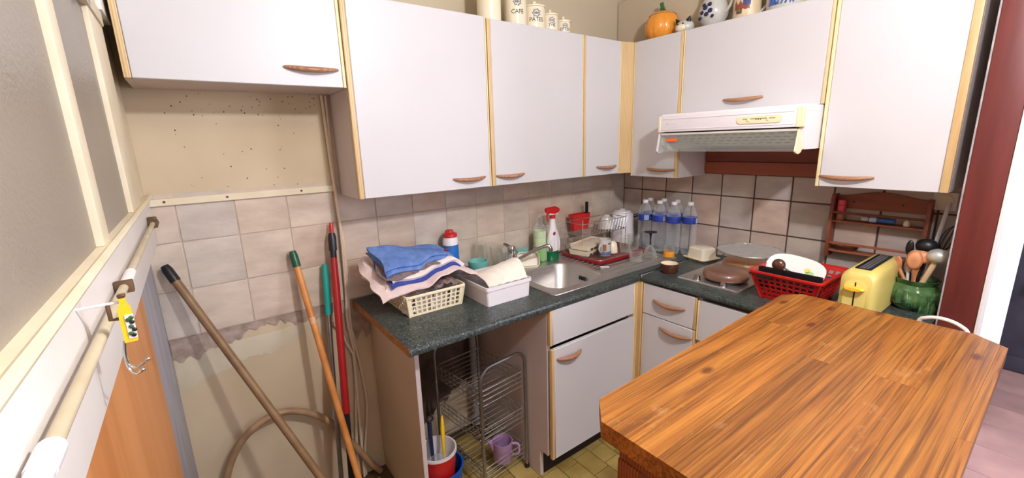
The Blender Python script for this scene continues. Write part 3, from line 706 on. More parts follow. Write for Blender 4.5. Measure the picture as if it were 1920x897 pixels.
# ------------------------------------------------------------------ sink, tap and hob
sk = thing('sink', 'stainless steel sink with ribbed drainer set in the dark worktop', 'sink', (-.9, -.35, ZC))
x0, x1, ya, yb = -1.105, -.215, -.548, -.055
bm = BM(); loft(bm, [rrect(x0, x1, ya, yb, .02, ZC+.0005), rrect(x0+.001, x1-.001, ya+.001, yb-.001, .02, ZC+.003), rrect(x0+.006, x1-.006, ya+.006, yb-.006, .018, ZC+.0035),
    rrect(-1.062, -.728, -.502, -.191, .07, ZC+.0028), rrect(-1.054, -.736, -.494, -.199, .065, ZC-.006), rrect(-1.040, -.750, -.48, -.213, .06, ZC-.12), rrect(-1.02, -.77, -.46, -.233, .05, ZC-.145), rrect(-.93, -.86, -.37, -.32, .02, ZC-.150)], cap1=True)
part('basin', bm, STEEL, sk)
for i in range(13):
    y = -.50+.034*i
    bm = BM(); tube(bm, [(-.68, y, ZC+.0025), (-.66, y, ZC+.0042), (-.27, y, ZC+.0042), (-.25, y, ZC+.0025)], .0028, 6); part('drain_rib', bm, STEEL, sk)
bm = BM(); lathe(bm, [(.0, .004), (.030, .004), (.036, .002), (.038, 0)], (-.895, -.345, ZC-.150), 20); part('drain', bm, CHROME, sk)
for i in range(4):
    bm = BM(); box(bm, (-.752, -.335-.012*i, ZC-.055), (-.744, -.341-.012*i, ZC-.035), .001, 1); part('overflow_slot', bm, BLACK, sk)
fa = thing('tap', 'chrome mixer tap with long spout behind the sink', 'tap', (-1.0, -.105, ZC+.003))
bm = BM(); lathe(bm, [(0, 0), (.027, 0), (.027, .006), (.022, .010), (.022, .075), (.024, .08), (.0, .08)], (-1.0, -.105, ZC+.003), 20); part('body', bm, CHROME, fa)
bm = BM(); tube(bm, smooth_path([(-.995, -.118, .90), (-.972, -.15, .922), (-.93, -.20, .958), (-.893, -.243, .983), (-.880, -.257, .984), (-.876, -.262, .972)], 5), .0095, 10); sp = part('spout', bm, CHROME, fa)
bm = BM(); tube(bm, [(-.876, -.262, .976), (-.874, -.264, .960)], .012, 10); part('aerator', bm, CHROME, sp)
bm = BM(); lathe(bm, [(0, .0), (.021, 0), (.023, .02), (.019, .036), (0, .040)], (-1.0, -.105, .9415), 16); tube(bm, [(-1.0, -.10, .968), (-1.015, -.075, .983), (-1.02, -.065, .986)], [.010, .008, .006], 8); part('lever', bm, CHROME, fa)
ho = thing('hob', 'stainless two-plate electric hob set in the right worktop', 'hob', (-.27, -.88, ZC))
bm = BM(); loft(bm, [rrect(-.525, -.025, -1.018, -.737, .012, ZC+.0005), rrect(-.525, -.025, -1.018, -.737, .012, ZC+.006), rrect(-.521, -.029, -1.014, -.741, .012, ZC+.009), rrect(-.512, -.038, -1.005, -.750, .012, ZC+.007)], cap0=True, cap1=True); part('steel_plate', bm, STEEL, ho)
for x, y in ((-.405, -.905), (-.185, -.880)):
    bm = BM(); lathe(bm, [(0, 0), (.082, 0), (.082, .010), (.078, .013), (0, .013)], (x, y, ZC+.0072), 28); part('hot_plate', bm, BLACK, ho)
for x, y in ((-.494, -.822), (-.500, -.945)):
    bm = BM(); lathe(bm, [(0, 0), (.017, 0), (.017, .003), (.013, .005), (.012, .021), (0, .022)], (x, y, ZC+.0072), 16); part('knob', bm, CHROME, ho)
for (x, y), m, lb in (((-.405, -.905), LIDM, 'brown hob plate cover on the front ring behind the knobs'), ((-.185, -.880), LIDM2, 'tan hob plate cover on the back ring under the wire rack')):
    bm = BM(); lathe(bm, [(0, .036), (.055, .0365), (.080, .033), (.092, .023), (.095, .010), (.094, .0), (.090, -.004)], (x, y, ZC+.0225), 32)
    solo('plate_cover', bm, m, lb, 'hob cover', (x, y, ZC+.0185), 'hob plate covers')
# round wire rack on short legs
rk = thing('cooling_rack', 'round wire cooling rack standing over the back of the hob', 'wire rack', (-.17, -.895, ZC))
RWIRE = mat('bright_wire', (224, 222, 218), (208, 206, 202), 30, .3, .5)
bm = BM(); tube(bm, arc((-.17, -.895, .957), .142, 0, 360, 40)[:-1], .0028, 6, closed=True); part('rim', bm, WIRE, rk)
for i in range(20):
    d = -.133+.014*i; q = math.sqrt(.142**2-d*d)
    bm = BM(); tube(bm, [(-.17+d, -.895-q, .957), (-.17+d, -.895+q, .957)], .0026, 5); part('bar', bm, RWIRE, rk)
for a in (80, 200, 320):
    x, y = -.17+.138*math.cos(math.radians(a)), -.895+.138*math.sin(math.radians(a))
    bm = BM(); tube(bm, [(x, y, .956), (x, y, ZC+(.0075 if -.512 < x < -.038 and -1.005 < y < -.75 else .0005))], .0016, 6); part('leg', bm, WIRE, rk)

# ------------------------------------------------------------------ towel basket, white box
def tray_basket(t, m, bx, by, tx, ty, z0, z1, nx, nz, ny, th, rim, base=True):
    b = [(bx[0], by[0], z0), (bx[1], by[0], z0), (bx[1], by[1], z0), (bx[0], by[1], z0)]
    u = [(tx[0], ty[0], z1), (tx[1], ty[0], z1), (tx[1], ty[1], z1), (tx[0], ty[1], z1)]
    for i in range(4):
        j = (i+1) % 4; n = nx if i % 2 == 0 else ny
        bm = BM(); lattice(bm, b[i], b[j], u[j], u[i], breaks(n, .07, .07, .03 if n > 8 else .04), breaks(nz, .10, .14, .055), lambda a, c: a % 2 == 1 and c % 2 == 1, th)
        part('side_wall', bm, m, t)
    bm = BM(); loft(bm, [rrect(tx[0]-rim, tx[1]+rim, ty[0]-rim, ty[1]+rim, .02, z1-.006), rrect(tx[0]-rim, tx[1]+rim, ty[0]-rim, ty[1]+rim, .02, z1+.001), rrect(tx[0]-rim+.002, tx[1]+rim-.002, ty[0]-rim+.002, ty[1]+rim-.002, .018, z1+.003), rrect(tx[0], tx[1], ty[0], ty[1], .014, z1+.002), rrect(tx[0]+.002, tx[1]-.002, ty[0]+.002, ty[1]-.002, .013, z1-.006), rrect(tx[0]-rim, tx[1]+rim, ty[0]-rim, ty[1]+rim, .02, z1-.006)])
    part('rim', bm, m, t)
    for i in range(4):
        bm = BM(); tube(bm, [b[i], u[i]], .004, 8); part('corner_rib', bm, m, t)
    bm = BM(); box(bm, (bx[0]+.001, by[0]+.001, z0), (bx[1]-.001, by[1]-.001, z0+.003)); part('base', bm, m, t)
lb = thing('laundry_basket', 'cream perforated plastic basket heaped with folded towels', 'basket', (-1.56, -.25, ZC))
tray_basket(lb, CREAMPL, (-1.672, -1.450), (-.362, -.14), (-1.684, -1.438), (-.374, -.128), ZC+.001, ZC+.086, 10, 4, 9, .003, .007)
rr = random.Random(5)
bm = BM(); sheet(bm, lambda u, v: (-1.660+.20*u, -.352+.20*v, ZC+.066+.010*math.sin(17*u+3*v)*math.cos(13*v)), 22, 22, .058)
solo('crumpled_cloth', bm, WHITEC, 'crumpled pale cloths inside the cream basket, seen through its holes', 'cloth', (-1.56, -.25, ZC+.006))
bm = BM(); sheet(bm, lambda u, v: (-1.56+.11*u, -.358+.10*v, ZC+.092+.022*math.sin(3.1*u)+.006*math.sin(21*u+5*v)), 18, 10, .012)
solo('grey_rag', bm, GREYC, 'dark grey rag bunched under the pink cloth hump', 'cloth', (-1.5, -.31, ZC+.09))
def interp(pts, u):
    for (a, p), (b, q) in zip(pts, pts[1:]):
        if u <= b:
            t = (u-a)/(b-a); t = t*t*(3-2*t); return p+(q-p)*t
    return pts[-1][1]
PF = [(0, .950), (.07, .958), (.16, .966), (.36, .974), (.52, 1.004), (.66, 1.012), (.80, .985), (.92, .945), (1, .925)]
PB = [(0, 1.03), (.05, 1.062), (.15, 1.052), (.4, 1.04), (.66, 1.035), (.8, 1.005), (.92, .96), (1, .945)]
def pinktop(x, y):
    u = (x+1.775)/.475; v = (y+.375)/.27
    return interp(PF, u)+(interp(PB, u)-interp(PF, u))*max(0, min(1, v))
bm = BM(); sheet(bm, lambda u, v: (-1.775+.475*u-.012*(1-v)*math.sin(9*u)*0+.006*math.sin(14*v), -.378+.27*v+.006*math.sin(12*u), pinktop(-1.775+.475*u, -.375+.27*v)+.002*math.sin(30*u+8*v)), 48, 20, .006)
solo('cotton_cloth', bm, PINKC, 'pale pink cloth draped over the cream basket towards the white box', 'cloth', (-1.54, -.24, .96))
bm = BM(); sheet(bm, lambda u, v: (-1.765+.055*u+.022*math.sin(3*v), -.33+.22*v, .945+.085*(1-abs(2*u-1))*(.45+.55*v)+.03*v), 10, 14, .005)
solo('cotton_cloth', bm, PINKC, 'end of a pale pink cloth hanging at the left of the towel heap', 'cloth', (-1.74, -.24, .95))
def layer(x0, x1, y0, y1, lift, th, name, m, label, wob=.003, taper=0, slope=0):
    def f(u, v):
        x = x0+(x1-x0)*u+.008*math.sin(7*v+lift*90); y = y0+(y1-y0)*v+.006*math.sin(9*u+lift*70)
        e = min(u, 1-u, v, 1-v); ed = -th*.35*max(0, 1-e/.08)**2
        return (x, y, pinktop(x, y)+lift+th-taper*u+slope*v+wob*math.sin(15*u+6*v+lift*50)+ed)
    bm = BM(); sheet(bm, f, 40, 18, th*.92); return solo(name, bm, m, label, 'towel', ((x0+x1)/2, (y0+y1)/2, 1.0))
tt = layer(-1.728, -1.432, -.345, -.15, .003, .010, 'tea_towel', BLUESTRIPE, 'blue bordered layer of the tea towel low in the heap', .003)
layer(-1.724, -1.420, -.338, -.15, .014, .016, 'tea_towel', WHITEC, 'white folded tea towel between the blue border and the grey cloth', .003)
layer(-1.742, -1.52, -.333, -.15, .031, .006, 'tea_towel', GREYC, 'grey-brown cloth just under the thick blue towel', .004)
bt = thing('bath_towel', 'thick blue terry towel folded on top of the heap', 'towel', (-1.57, -.23, 1.04))
def bl(lift, th, x0, x1, y0, y1):
    def f(u, v):
        x = x0+(x1-x0)*u+.01*math.sin(5*v); y = y0+(y1-y0)*v+.022*u*(1-v)
        e = min(u, 1-u, v, 1-v); ed = -th*.45*max(0, 1-e/.10)**2
        return (x, y, pinktop(x, y)+lift+th-.028*u*u+.018*(1-u)*v+.004*math.sin(11*u+5*v)+ed)
    bm = BM(); sheet(bm, f, 40, 18, th*.9); return bm
part('fold', bl(.038, .015, -1.735, -1.412, -.328, -.175), TOWEL, bt); part('fold', bl(.054, .015, -1.738, -1.43, -.322, -.172), TOWEL, bt)
bm = BM(); blob(bm, (-1.452, -.268, 1.068), .011, 1, 1, .45, 12); part('red_tag', bm, mat('tag_red', (150, 44, 60), (120, 34, 50), 40, .8), bt, 'small dark red tag')
wb = thing('storage_box', 'white rectangular plastic box holding a cream cloth', 'box', (-1.28, -.35, ZC))
def openbox(x0, x1, y0, y1, z0, z1, fl, th, r):
    bm = BM(); loft(bm, [rrect(x0, x1, y0, y1, r, z0), rrect(x0-fl, x1+fl, y0-fl, y1+fl, r, z1), rrect(x0-fl+th, x1+fl-th, y0-fl+th, y1+fl-th, r*.7, z1), rrect(x0+th, x1-th, y0+th, y1-th, r*.7, z0+th)], cap0=True, cap1=True)
    return bm
part('box_body', openbox(-1.389, -1.178, -.468, -.228, ZC+.0005, ZC+.076, .004, .003, .010), WPL, wb)
bm = BM(); loft(bm, [rrect(-1.397, -1.170, -.476, -.220, .010, ZC+.066), rrect(-1.397, -1.170, -.476, -.220, .010, ZC+.080), rrect(-1.391, -1.176, -.470, -.226, .009, ZC+.080), rrect(-1.391, -1.176, -.470, -.226, .009, ZC+.066), rrect(-1.397, -1.170, -.476, -.220, .010, ZC+.066)]); part('lip', bm, WPL, wb)
bm = BM()
def rug(u, v):
    x = -1.376+.195*u; y = -.460+.205*v
    z = .938+.062*math.sin(math.pi*min(1, v*1.05))**1.1*(.25+.75*u**.7)+.002*math.sin(30*u+9*v)
    return (x+.018*math.sin(3*v), y, z)
sheet(bm, rug, 26, 22, .006); solo('floor_cloth', bm, RUG, 'cream cloth tucked into the white box beside the sink', 'cloth', (-1.28, -.35, .93))

# ------------------------------------------------------------------ along the back edge of the sink
cb = thing('cleaner_bottle', 'white cleanser bottle with red cap and blue band behind the towels', 'bottle', (-1.325, -.065, ZC))
bm = BM(); lathe(bm, [(0, 0), (.034, 0), (.036, .006), (.036, .195), (.032, .212), (.0, .214)], (-1.325, -.065, ZC+.0005), 24); part('body', bm, WPL, cb)
bm = BM(); lathe(bm, [(.0365, .07), (.0368, .072), (.0368, .175), (.0365, .177)], (-1.325, -.065, ZC), 24); part('label', bm, mat('blue_band', (28, 112, 190), (20, 92, 170), 14, .4), cb, 'blue label band')
bm = BM(); lathe(bm, [(.034, .2145), (.035, .216), (.033, .229), (.018, .234), (.016, .246), (0, .248)], (-1.325, -.065, ZC), 20); box(bm, (-1.345, -.075, ZC+.228), (-1.325, -.055, ZC+.245), .004); part('cap', bm, RED, cb, 'red flip cap')
bm = BM(); lathe(bm, [(0, 0), (.028, 0), (.045, .06), (.047, .092), (.044, .092), (.026, .004), (0, .004)], (-1.222, -.135, ZC+.0005), 24); solo('beaker', bm, TURQ, 'turquoise plastic beaker behind the white box', 'beaker', (-1.222, -.135, ZC))
def tumbler(x, y, r0, r1, hgt, m, lb, name='drinking_glass', cat='glass', ribs=0, flip=False, z=ZC):
    pr = [(0, 0), (r0, 0), (r0+.001, .004), (r1, hgt), (r1-.002, hgt), (r0-.002, .008), (0, .008)]
    if flip: pr = [(r, hgt-q) for r, q in pr]
    bm = BM(); lathe(bm, pr, (x, y, z+.0006), 28, (lambda a, r, zz: r*(1-.05*abs(math.sin(ribs*a)))) if ribs else None)
    return solo(name, bm, m, lb, cat, (x, y, z), 'glasses around the sink')
tumbler(-1.15, -.062, .036, .043, .155, CLEAR, 'tall plain glass upside down left of the tap', flip=True)
tumbler(-1.058, -.068, .030, .042, .118, CLEAR, 'cut crystal glass with ribs just left of the tap', ribs=6, z=ZC+.0035)
tumbler(-1.078, -.148, .028, .036, .10, CLEAR, 'small ribbed glass in front of the cut crystal glass', ribs=5, z=ZC+.0035)
bm = BM(); loft(bm, [rrect(-.055, .055, -.038, .038, .02, 0), rrect(-.058, .058, -.041, .041, .02, .030), rrect(-.055, .055, -.038, .038, .018, .030), rrect(-.050, .050, -.034, .034, .016, .004)], cap0=True, cap1=True)
sd = solo('soap_dish', bm, IVORY, 'ivory soap dish tipped on its side behind the tap spout', 'soap dish', (0, 0, 0)); sd.location = (-.905, -.115, ZC+.028); sd.rotation_euler = (math.radians(66), 0, math.radians(-30))
bm = BM(); box(bm, (-.945, -.082, ZC+.052), (-.875, -.06, ZC+.085), .006); box(bm, (-.93, -.08, ZC+.004), (-.89, -.062, ZC+.052), .004); solo('sponge_holder', bm, TURQ, 'turquoise sponge standing behind the ivory soap dish', 'sponge', (-.91, -.07, ZC))
ds = thing('dish_soap_bottle', 'clear bottle with pale green dish soap beside the red-headed spray', 'bottle', (-.797, -.088, ZC+.003))
c = (-.797, -.088, ZC+.004)
bm = BM(); lathe(bm, [(0, 0), (.038, 0), (.041, .008), (.040, .06), (.034, .11), (.036, .17), (.026, .195), (.014, .205), (.014, .215)], c, 22); part('bottle_body', bm, PET, ds)
bm = BM(); lathe(bm, [(0, .002), (.036, .002), (.039, .009), (.038, .06), (.035, .075), (0, .075)], c, 22); part('soap', bm, GREENLIQ, ds, 'pale green liquid')
bm = BM(); lathe(bm, [(.0345, .080), (.0345, .09), (.0345, .16), (.0345, .165)], c, 22); part('label', bm, mat('green_label', (206, 222, 182), (184, 208, 150), 30, .4), ds, 'pale green label')
bm = BM(); lathe(bm, [(.015, .212), (.016, .216), (.014, .236), (.006, .240), (.005, .252), (0, .253)], c, 14); part('cap', bm, PET, ds)
sb = thing('spray_bottle', 'white spray bottle with red trigger head and green liquid', 'spray bottle', (-.738, -.125, ZC+.003))
c = (-.738, -.125, ZC+.004)
def ell(z, hx, hy, dx=0): return [(c[0]+dx+hx*math.cos(2*math.pi*k/20), c[1]+hy*math.sin(2*math.pi*k/20), c[2]+z) for k in range(20)]
bm = BM(); loft(bm, [ell(0, .036, .024), ell(.008, .038, .026), ell(.05, .038, .026), ell(.052, .036, .024)], True, True); part('liquid_base', bm, GREENDK, sb, 'dark green liquid in the clear base')
bm = BM(); loft(bm, [ell(.053, .0375, .0255), ell(.11, .037, .025, .002), ell(.15, .030, .022, .002), ell(.19, .018, .017, 0), ell(.225, .013, .013), ell(.235, .013, .013)], True, True); part('bottle_body', bm, WPL, sb)
bm = BM(); loft(bm, [ell(.06, .026, .0275, -.014), ell(.09, .024, .0275, -.014), ell(.125, .014, .026, -.010)], True, True); part('clear_window', bm, PET, sb)
bm = BM(); tube(bm, smooth_path([(c[0]+.020, c[1], c[2]+.012), (c[0]+.036, c[1]-.004, c[2]+.06), (c[0]+.036, c[1]-.004, c[2]+.11), (c[0]+.020, c[1], c[2]+.165)], 5), .010, 10); part('grip', bm, WPL, sb)
bm = BM(); lathe(bm, [(0, .228), (.016, .228), (.016, .248), (0, .250)], c, 16); part('collar', bm, RED, sb)
bm = BM(); loft(bm, [[(c[0]+dx, c[1]+y, c[2]+z) for y, z in ((-w, a), (w, a), (w, b), (0, b+.006), (-w, b))] for dx, w, a, b in ((-.048, .007, .268, .282), (-.03, .011, .258, .284), (.015, .013, .252, .286), (.038, .012, .262, .280), (.046, .008, .268, .274))], True, True); hd = part('spray_head', bm, RED, sb)
bm = BM(); loft(bm, [[(c[0]+dx, c[1]+y, c[2]+z) for y, z in ((-.011, .249), (.011, .249), (.011, .259), (-.011, .259))] for dx in (-.028, .03)], True, True); part('head_underside', bm, WPL, hd)
bm = BM(); tube(bm, [(c[0]-.032, c[1], c[2]+.262), (c[0]-.038, c[1], c[2]+.24), (c[0]-.030, c[1], c[2]+.215)], [.006, .005, .003], 8); part('trigger', bm, RED, hd)
bm = BM()
for k in range(5):
    a = 2*math.pi*k/5; blob(bm, (c[0]-.008+.0055*math.cos(a), c[1]-.0245, c[2]+.150+.0055*math.sin(a)), .0042, 1, .5, 1, 8)
part('rosette', bm, mat('rosette_red', (160, 24, 40)), sb, 'small red flower emblem')

# ------------------------------------------------------------------ dish drainer and what is on it
dr = thing('dish_drainer', 'red plastic drip tray with a two-tier wire dish rack', 'dish rack', (-.445, -.23, ZC+.004))
TX0, TX1, TY0, TY1 = -.655, -.240, -.392, -.085
zt = ZC+.0075
bm = BM(); loft(bm, [rrect(TX0+.01, TX1-.01, TY0+.01, TY1-.01, .02, zt), rrect(TX0, TX1, TY0, TY1, .025, zt+.018), rrect(TX0+.006, TX1-.006, TY0+.006, TY1-.006, .022, zt+.020), rrect(TX0+.014, TX1-.014, TY0+.014, TY1-.014, .018, zt+.005)], True, True); part('drip_tray', bm, REDT, dr)
zr = zt+.021
bm = BM(); tube(bm, [(p[0], p[1], p[2]) for p in rrect(TX0+.012, TX1-.012, TY0+.012, TY1-.012, .02, zr, 3)], .0022, 6, closed=True); part('lower_rim', bm, WIRE, dr)
for i in range(22):
    x = TX0+.03+.0168*i
    bm = BM(); tube(bm, [(x, TY0+.012, zr), (x, TY1-.012, zr)], .0012, 5); part('wire', bm, WIRE, dr)
zu = .985
up = []
for y in (-.095, -.225):
    for x in (-.612, -.255):
        bm = BM(); tube(bm, [(x, y, zr), (x, y, zu), (x+(.0), y-.0, zu+.09 if y < -.2 else zu+.07)], .0022, 6); part('upright', bm, WIRE, dr)
for z in (zu, zu+.065):
    bm = BM(); tube(bm, rrect(-.612, -.255, -.228, -.092, .01, z, 2), .0020, 6, closed=True); part('upper_rail', bm, WIRE, dr)
for i in range(15):
    x = -.60+.0238*i
    bm = BM(); tube(bm, [(x, -.092, zu), (x, -.228, zu), (x+.016, -.232, zu+.065)], .0012, 5); part('wire', bm, CHROME, dr)
for i in range(8):
    x = -.42+.022*i
    bm = BM(); tube(bm, [(x, TY0+.03, zr), (x+.004, TY0+.05, zr+.055), (x, TY0+.07, zr)], .0012, 5); part('wire', bm, CHROME, dr)
ct = thing('cutlery_holder', 'red plastic cutlery holder hung on the wire dish rack', 'cutlery holder', (-.475, -.07, zu))
ch = BM(); loft(ch, [rrect(-.532, -.418, -.086, -.052, .01, zu-.005), rrect(-.548, -.402, -.090, -.042, .012, zu+.092), rrect(-.545, -.405, -.087, -.045, .010, zu+.092), rrect(-.530, -.420, -.084, -.054, .009, zu)], True, True)
part('cup', ch, RED, ct)
kn = thing('knife', 'black knife handle sticking out of the red cutlery holder', 'knife', (-.415, -.068, zu+.03))
bm = BM(); box(bm, (-.424, -.072, zu+.085), (-.406, -.060, zu+.155), .004); part('handle', bm, BLACK, kn); bm = BM(); box(bm, (-.422, -.067, zu+.004), (-.408, -.065, zu+.085)); part('blade', bm, STEEL, kn)
bm = BM(); lathe(bm, [(.050, 0), (.047, .002), (.046, .03), (.034, .062), (.020, .070), (.020, .078), (0, .078), (0, .074), (.0, .066), (.03, .058), (.043, .03), (.047, 0)], (-.352, -.162, zu+.0035), 24); solo('bowl', bm, GREYCER, 'grey-white bowl upside down on the upper wire tier', 'bowl', (-.352, -.162, zu+.003))
# folded cream plastic lids
for i, (lbx, dx) in enumerate((('lower cream ice-cube tray of the pair lying in the dish rack', 0), ('upper cream ice-cube tray of the pair lying in the dish rack', .006))):
    z = zr+.003+.028*i
    t = thing('ice_cube_tray', lbx, 'tray', (-.50, -.20, z), 'cream trays in the dish rack')
    HX, HY = .120, .062
    def put(bm): bmesh.ops.rotate(bm, verts=bm.verts, matrix=Matrix.Rotation(math.radians(13), 3, 'Z')); bmesh.ops.translate(bm, verts=bm.verts, vec=(-.535+dx, -.205, z)); return bm
    bm = BM(); loft(bm, [rrect(-HX+.005, HX-.005, -HY+.005, HY-.005, .008, 0), rrect(-HX, HX, -HY, HY, .010, .020), rrect(-HX-.002, HX+.002, -HY-.002, HY+.002, .010, .026), rrect(-HX+.004, HX-.004, -HY+.004, HY-.004, .008, .026), rrect(-HX+.008, HX-.008, -HY+.008, HY-.008, .008, .021)], True, True); part('tray_body', put(bm), IVORY, t)
    for k in range(6):
        bm = BM(); box(bm, (-.100+.035*k, -HY-.0015, .004), (-.078+.035*k, -HY+.003, .013), .001, 1); part('notch', put(bm), RUST, t)
def mug(x, y, r, hgt, z, m, lb, ang, name='mug'):
    t = thing(name, lb, 'mug', (x, y, z))
    bm = BM(); lathe(bm, [(0, 0), (r*.9, 0), (r, .006), (r, hgt), (r-.003, hgt), (r-.003, .006), (0, .005)], (x, y, z+.0005), 24); part('cup', bm, m, t)
    a = math.radians(ang); d = Vector((math.cos(a), math.sin(a), 0)); pts = [Vector((x, y, z))+d*(r-.001+.022*math.sin(math.pi*k/8))+Vector((0, 0, hgt*(.2+.6*k/8))) for k in range(9)]
    bm = BM(); tube(bm, pts, .0042, 8); part('handle', bm, m, t)
    return t
mg = mug(-.540, -.318, .034, .088, zr+.002, GREYCER, 'white picture mug with blue base band at the front of the red tray', 190)
bm = BM(); lathe(bm, [(.0345, .006), (.0348, .008), (.0348, .024), (.0345, .026)], (-.540, -.318, zr+.002), 24); part('band', bm, INK, mg, 'blue band')
for a0, m_ in ((205, mat('terracotta_print', (206, 146, 116), (190, 120, 92), 60, .4)), (250, INKD)):
    bm = BM(); r = .0346; q = [[(-.540+r*math.cos(math.radians(a0+4*k)), -.318+r*math.sin(math.radians(a0+4*k)), zr+.002+z) for k in range(9)] for z in ((.03, .066) if a0 < 220 else (.066, .071))]
    vs = [[bm.verts.new(p) for p in row] for row in q]
    for k in range(8): bm.faces.new((vs[0][k], vs[0][k+1], vs[1][k+1], vs[1][k]))
    bmesh.ops.solidify(bm, geom=list(bm.faces), thickness=.0003); part('print', bm, m_, mg)
bm = BM(); lathe(bm, [(.032, 0), (.032, .004), (.026, .05), (.014, .062), (0, .063), (0, .058), (.012, .057), (.023, .047), (.029, .0)], (-.462, -.302, zr+.002), 22); solo('egg_cup', bm, CERAM, 'small white cup upside down right of the picture mug', 'cup', (-.462, -.302, zr+.001))
tumbler(-.405, -.345, .028, .036, .085, CLEAR, 'short ribbed glass standing front right in the dish rack', ribs=8, z=zr+.002)
tumbler(-.322, -.335, .030, .034, .082, CLEAR, 'plain clear tumbler at the right of the dish rack', z=zr+.002)
tumbler(-.455, -.455, .030, .036, .058, CLEAR, 'low clear glass standing on the drainer ribs', z=ZC+.0072)
sp = thing('spoon', 'small steel spoon lying beside the sink bowl', 'spoon', (-.69, -.41, ZC+.004))
bm = BM(); blob(bm, (-.685, -.405, ZC+.0075), .014, 1.3, .9, .25, 12); part('spoon_bowl', bm, CHROME, sp); bm = BM(); tube(bm, [(-.672, -.40, ZC+.008), (-.63, -.43, ZC+.006)], .002, 6); part('handle', bm, CHROME, sp)
wg = thing('wine_glass', 'upturned wine glass with black stem and foot on the drainer', 'glass', (-.345, -.455, ZC+.006))
c = (-.345, -.462, ZC+.0074)
bm = BM(); lathe(bm, [(.040, 0), (.038, .012), (.028, .045), (.012, .066), (.004, .074), (.003, .070), (.010, .063), (.026, .044), (.036, .012), (.038, 0)], c, 24); part('bowl', bm, CLEAR, wg)
bm = BM(); lathe(bm, [(0, .072), (.004, .074), (.0035, .10), (.005, .125), (.010, .136), (.034, .141), (.034, .143), (0, .144)], c, 24); part('stem', bm, BLACK, wg, 'black stem and foot')
# white kettle in the corner behind the rack
ke = thing('kettle', 'white electric kettle in the corner behind the dish rack', 'kettle', (-.155, -.118, ZC))
c = (-.155, -.118, ZC+.0005)
bm = BM(); lathe(bm, [(0, 0), (.066, 0), (.072, .006), (.072, .03), (.070, .15), (.064, .185), (.056, .195), (0, .197)], c, 28); part('body', bm, WPL, ke)
bm = BM(); lathe(bm, [(.052, .196), (.050, .204), (.02, .208), (.012, .216), (0, .217)], c, 24); part('lid', bm, WPL, ke)
bm = BM(); tube(bm, smooth_path([(c[0]+.045, c[1]-.045, c[2]+.17), (c[0]+.075, c[1]-.078, c[2]+.175), (c[0]+.085, c[1]-.085, c[2]+.12), (c[0]+.064, c[1]-.062, c[2]+.04)], 5), .010, 8); part('handle', bm, BLACK, ke)
bm = BM(); prism(bm, [(c[0]-.055, c[1]-.02), (c[0]-.085, c[1]-.0), (c[0]-.055, c[1]+.02)], 2, c[2]+.15, c[2]+.185); part('spout', bm, WPL, ke)

# ------------------------------------------------------------------ water bottles
def bottle(c, label):
    t = thing('water_bottle', label, 'bottle', c, 'clear water bottles with blue labels')
    R = .038; pr = [(0, .004), (.02, 0), (.034, 0), (R, .008)]
    for k in range(8):
        z = .022+.0175*k; pr += [(R, z), (R-.0022, z+.005), (R, z+.010)]
    pr += [(R, .168), (R, .215), (R-.003, .224), (.030, .245), (.019, .264), (.0135, .270), (.0135, .277)]
    bm = BM(); lathe(bm, pr, c, 26); b = part('bottle_body', bm, PET, t)
    bm = BM(); lathe(bm, [(R+.0006, .172), (R+.0008, .173), (R+.0008, .207), (R+.0006, .208)], c, 26); l = part('label', bm, BLUEL, t, 'blue paper label')
    for a0, w, z0, z1 in ((-150, 40, .176, .204), (-88, 16, .180, .190), (-66, 10, .190, .203)):
        bm = BM(); r = R+.0014; n = max(2, w//5)
        vs = [[bm.verts.new((c[0]+r*math.cos(math.radians(a0+w*k/n)), c[1]+r*math.sin(math.radians(a0+w*k/n)), c[2]+z)) for k in range(n+1)] for z in (z0, z1)]
        for k in range(n): bm.faces.new((vs[0][k], vs[0][k+1], vs[1][k+1], vs[1][k]))
        bmesh.ops.solidify(bm, geom=list(bm.faces), thickness=.0003); part('print', bm, LABW, l)
    bm = BM(); lathe(bm, [(0, .272), (.0155, .272), (.0158, .275), (.0155, .287), (.013, .289), (0, .289)], c, 18); part('cap', bm, WPL, t)
    return t
zb = ZC+.0008
b0 = bottle((-.172, -.296, zb), 'nearest-to-kettle front water bottle of the clear row')
dup(b0, (-.152, -.378, zb), 'second water bottle of the front row counted from the kettle', .6)
dup(b0, (-.142, -.462, zb), 'third front water bottle from the kettle, orange jar before it', 1.3)
dup(b0, (-.098, -.533, zb), 'water bottle nearest the hob, right end of the row', .9)
dup(b0, (-.078, -.262, zb), 'back row water bottle in the corner nearest the kettle', .3)
dup(b0, (-.064, -.345, zb), 'middle water bottle of the back row against the tiles', 2.0)
dup(b0, (-.056, -.427, zb), 'back row water bottle behind the one with the orange jar', 1.0)
oj = thing('yoghurt_jar', 'small glass jar with orange label before the water bottles', 'jar', (-.262, -.520, ZC))
c = (-.266, -.525, ZC+.0045)
bm = BM(); lathe(bm, [(0, 0), (.026, 0), (.028, .004), (.028, .05), (.025, .062), (.026, .068), (.023, .068), (.023, .06), (.025, .05), (.025, .005), (0, .004)], c, 22); part('jar_body', bm, CLEAR, oj)
bm = BM(); lathe(bm, [(.0284, .010), (.0288, .012), (.0288, .038), (.0284, .040)], c, 22); part('label', bm, ORANGEL, oj, 'orange label')
rm = thing('ramekin', 'brown glazed ramekin with cream inside near the joint strip', 'ramekin', (-.468, -.662, ZC))
bm = BM(); lathe(bm, [(0, 0), (.036, 0), (.041, .006), (.044, .044), (.042, .046), (.0405, .044)], (-.468, -.662, ZC+.0006), 26); part('outer_bowl', bm, BROWNGL, rm)
bm = BM(); lathe(bm, [(.0405, .0445), (.038, .008), (.034, .004), (0, .004)], (-.468, -.662, ZC+.0006), 26); part('inside_glaze', bm, CERAM, rm, 'cream inside')
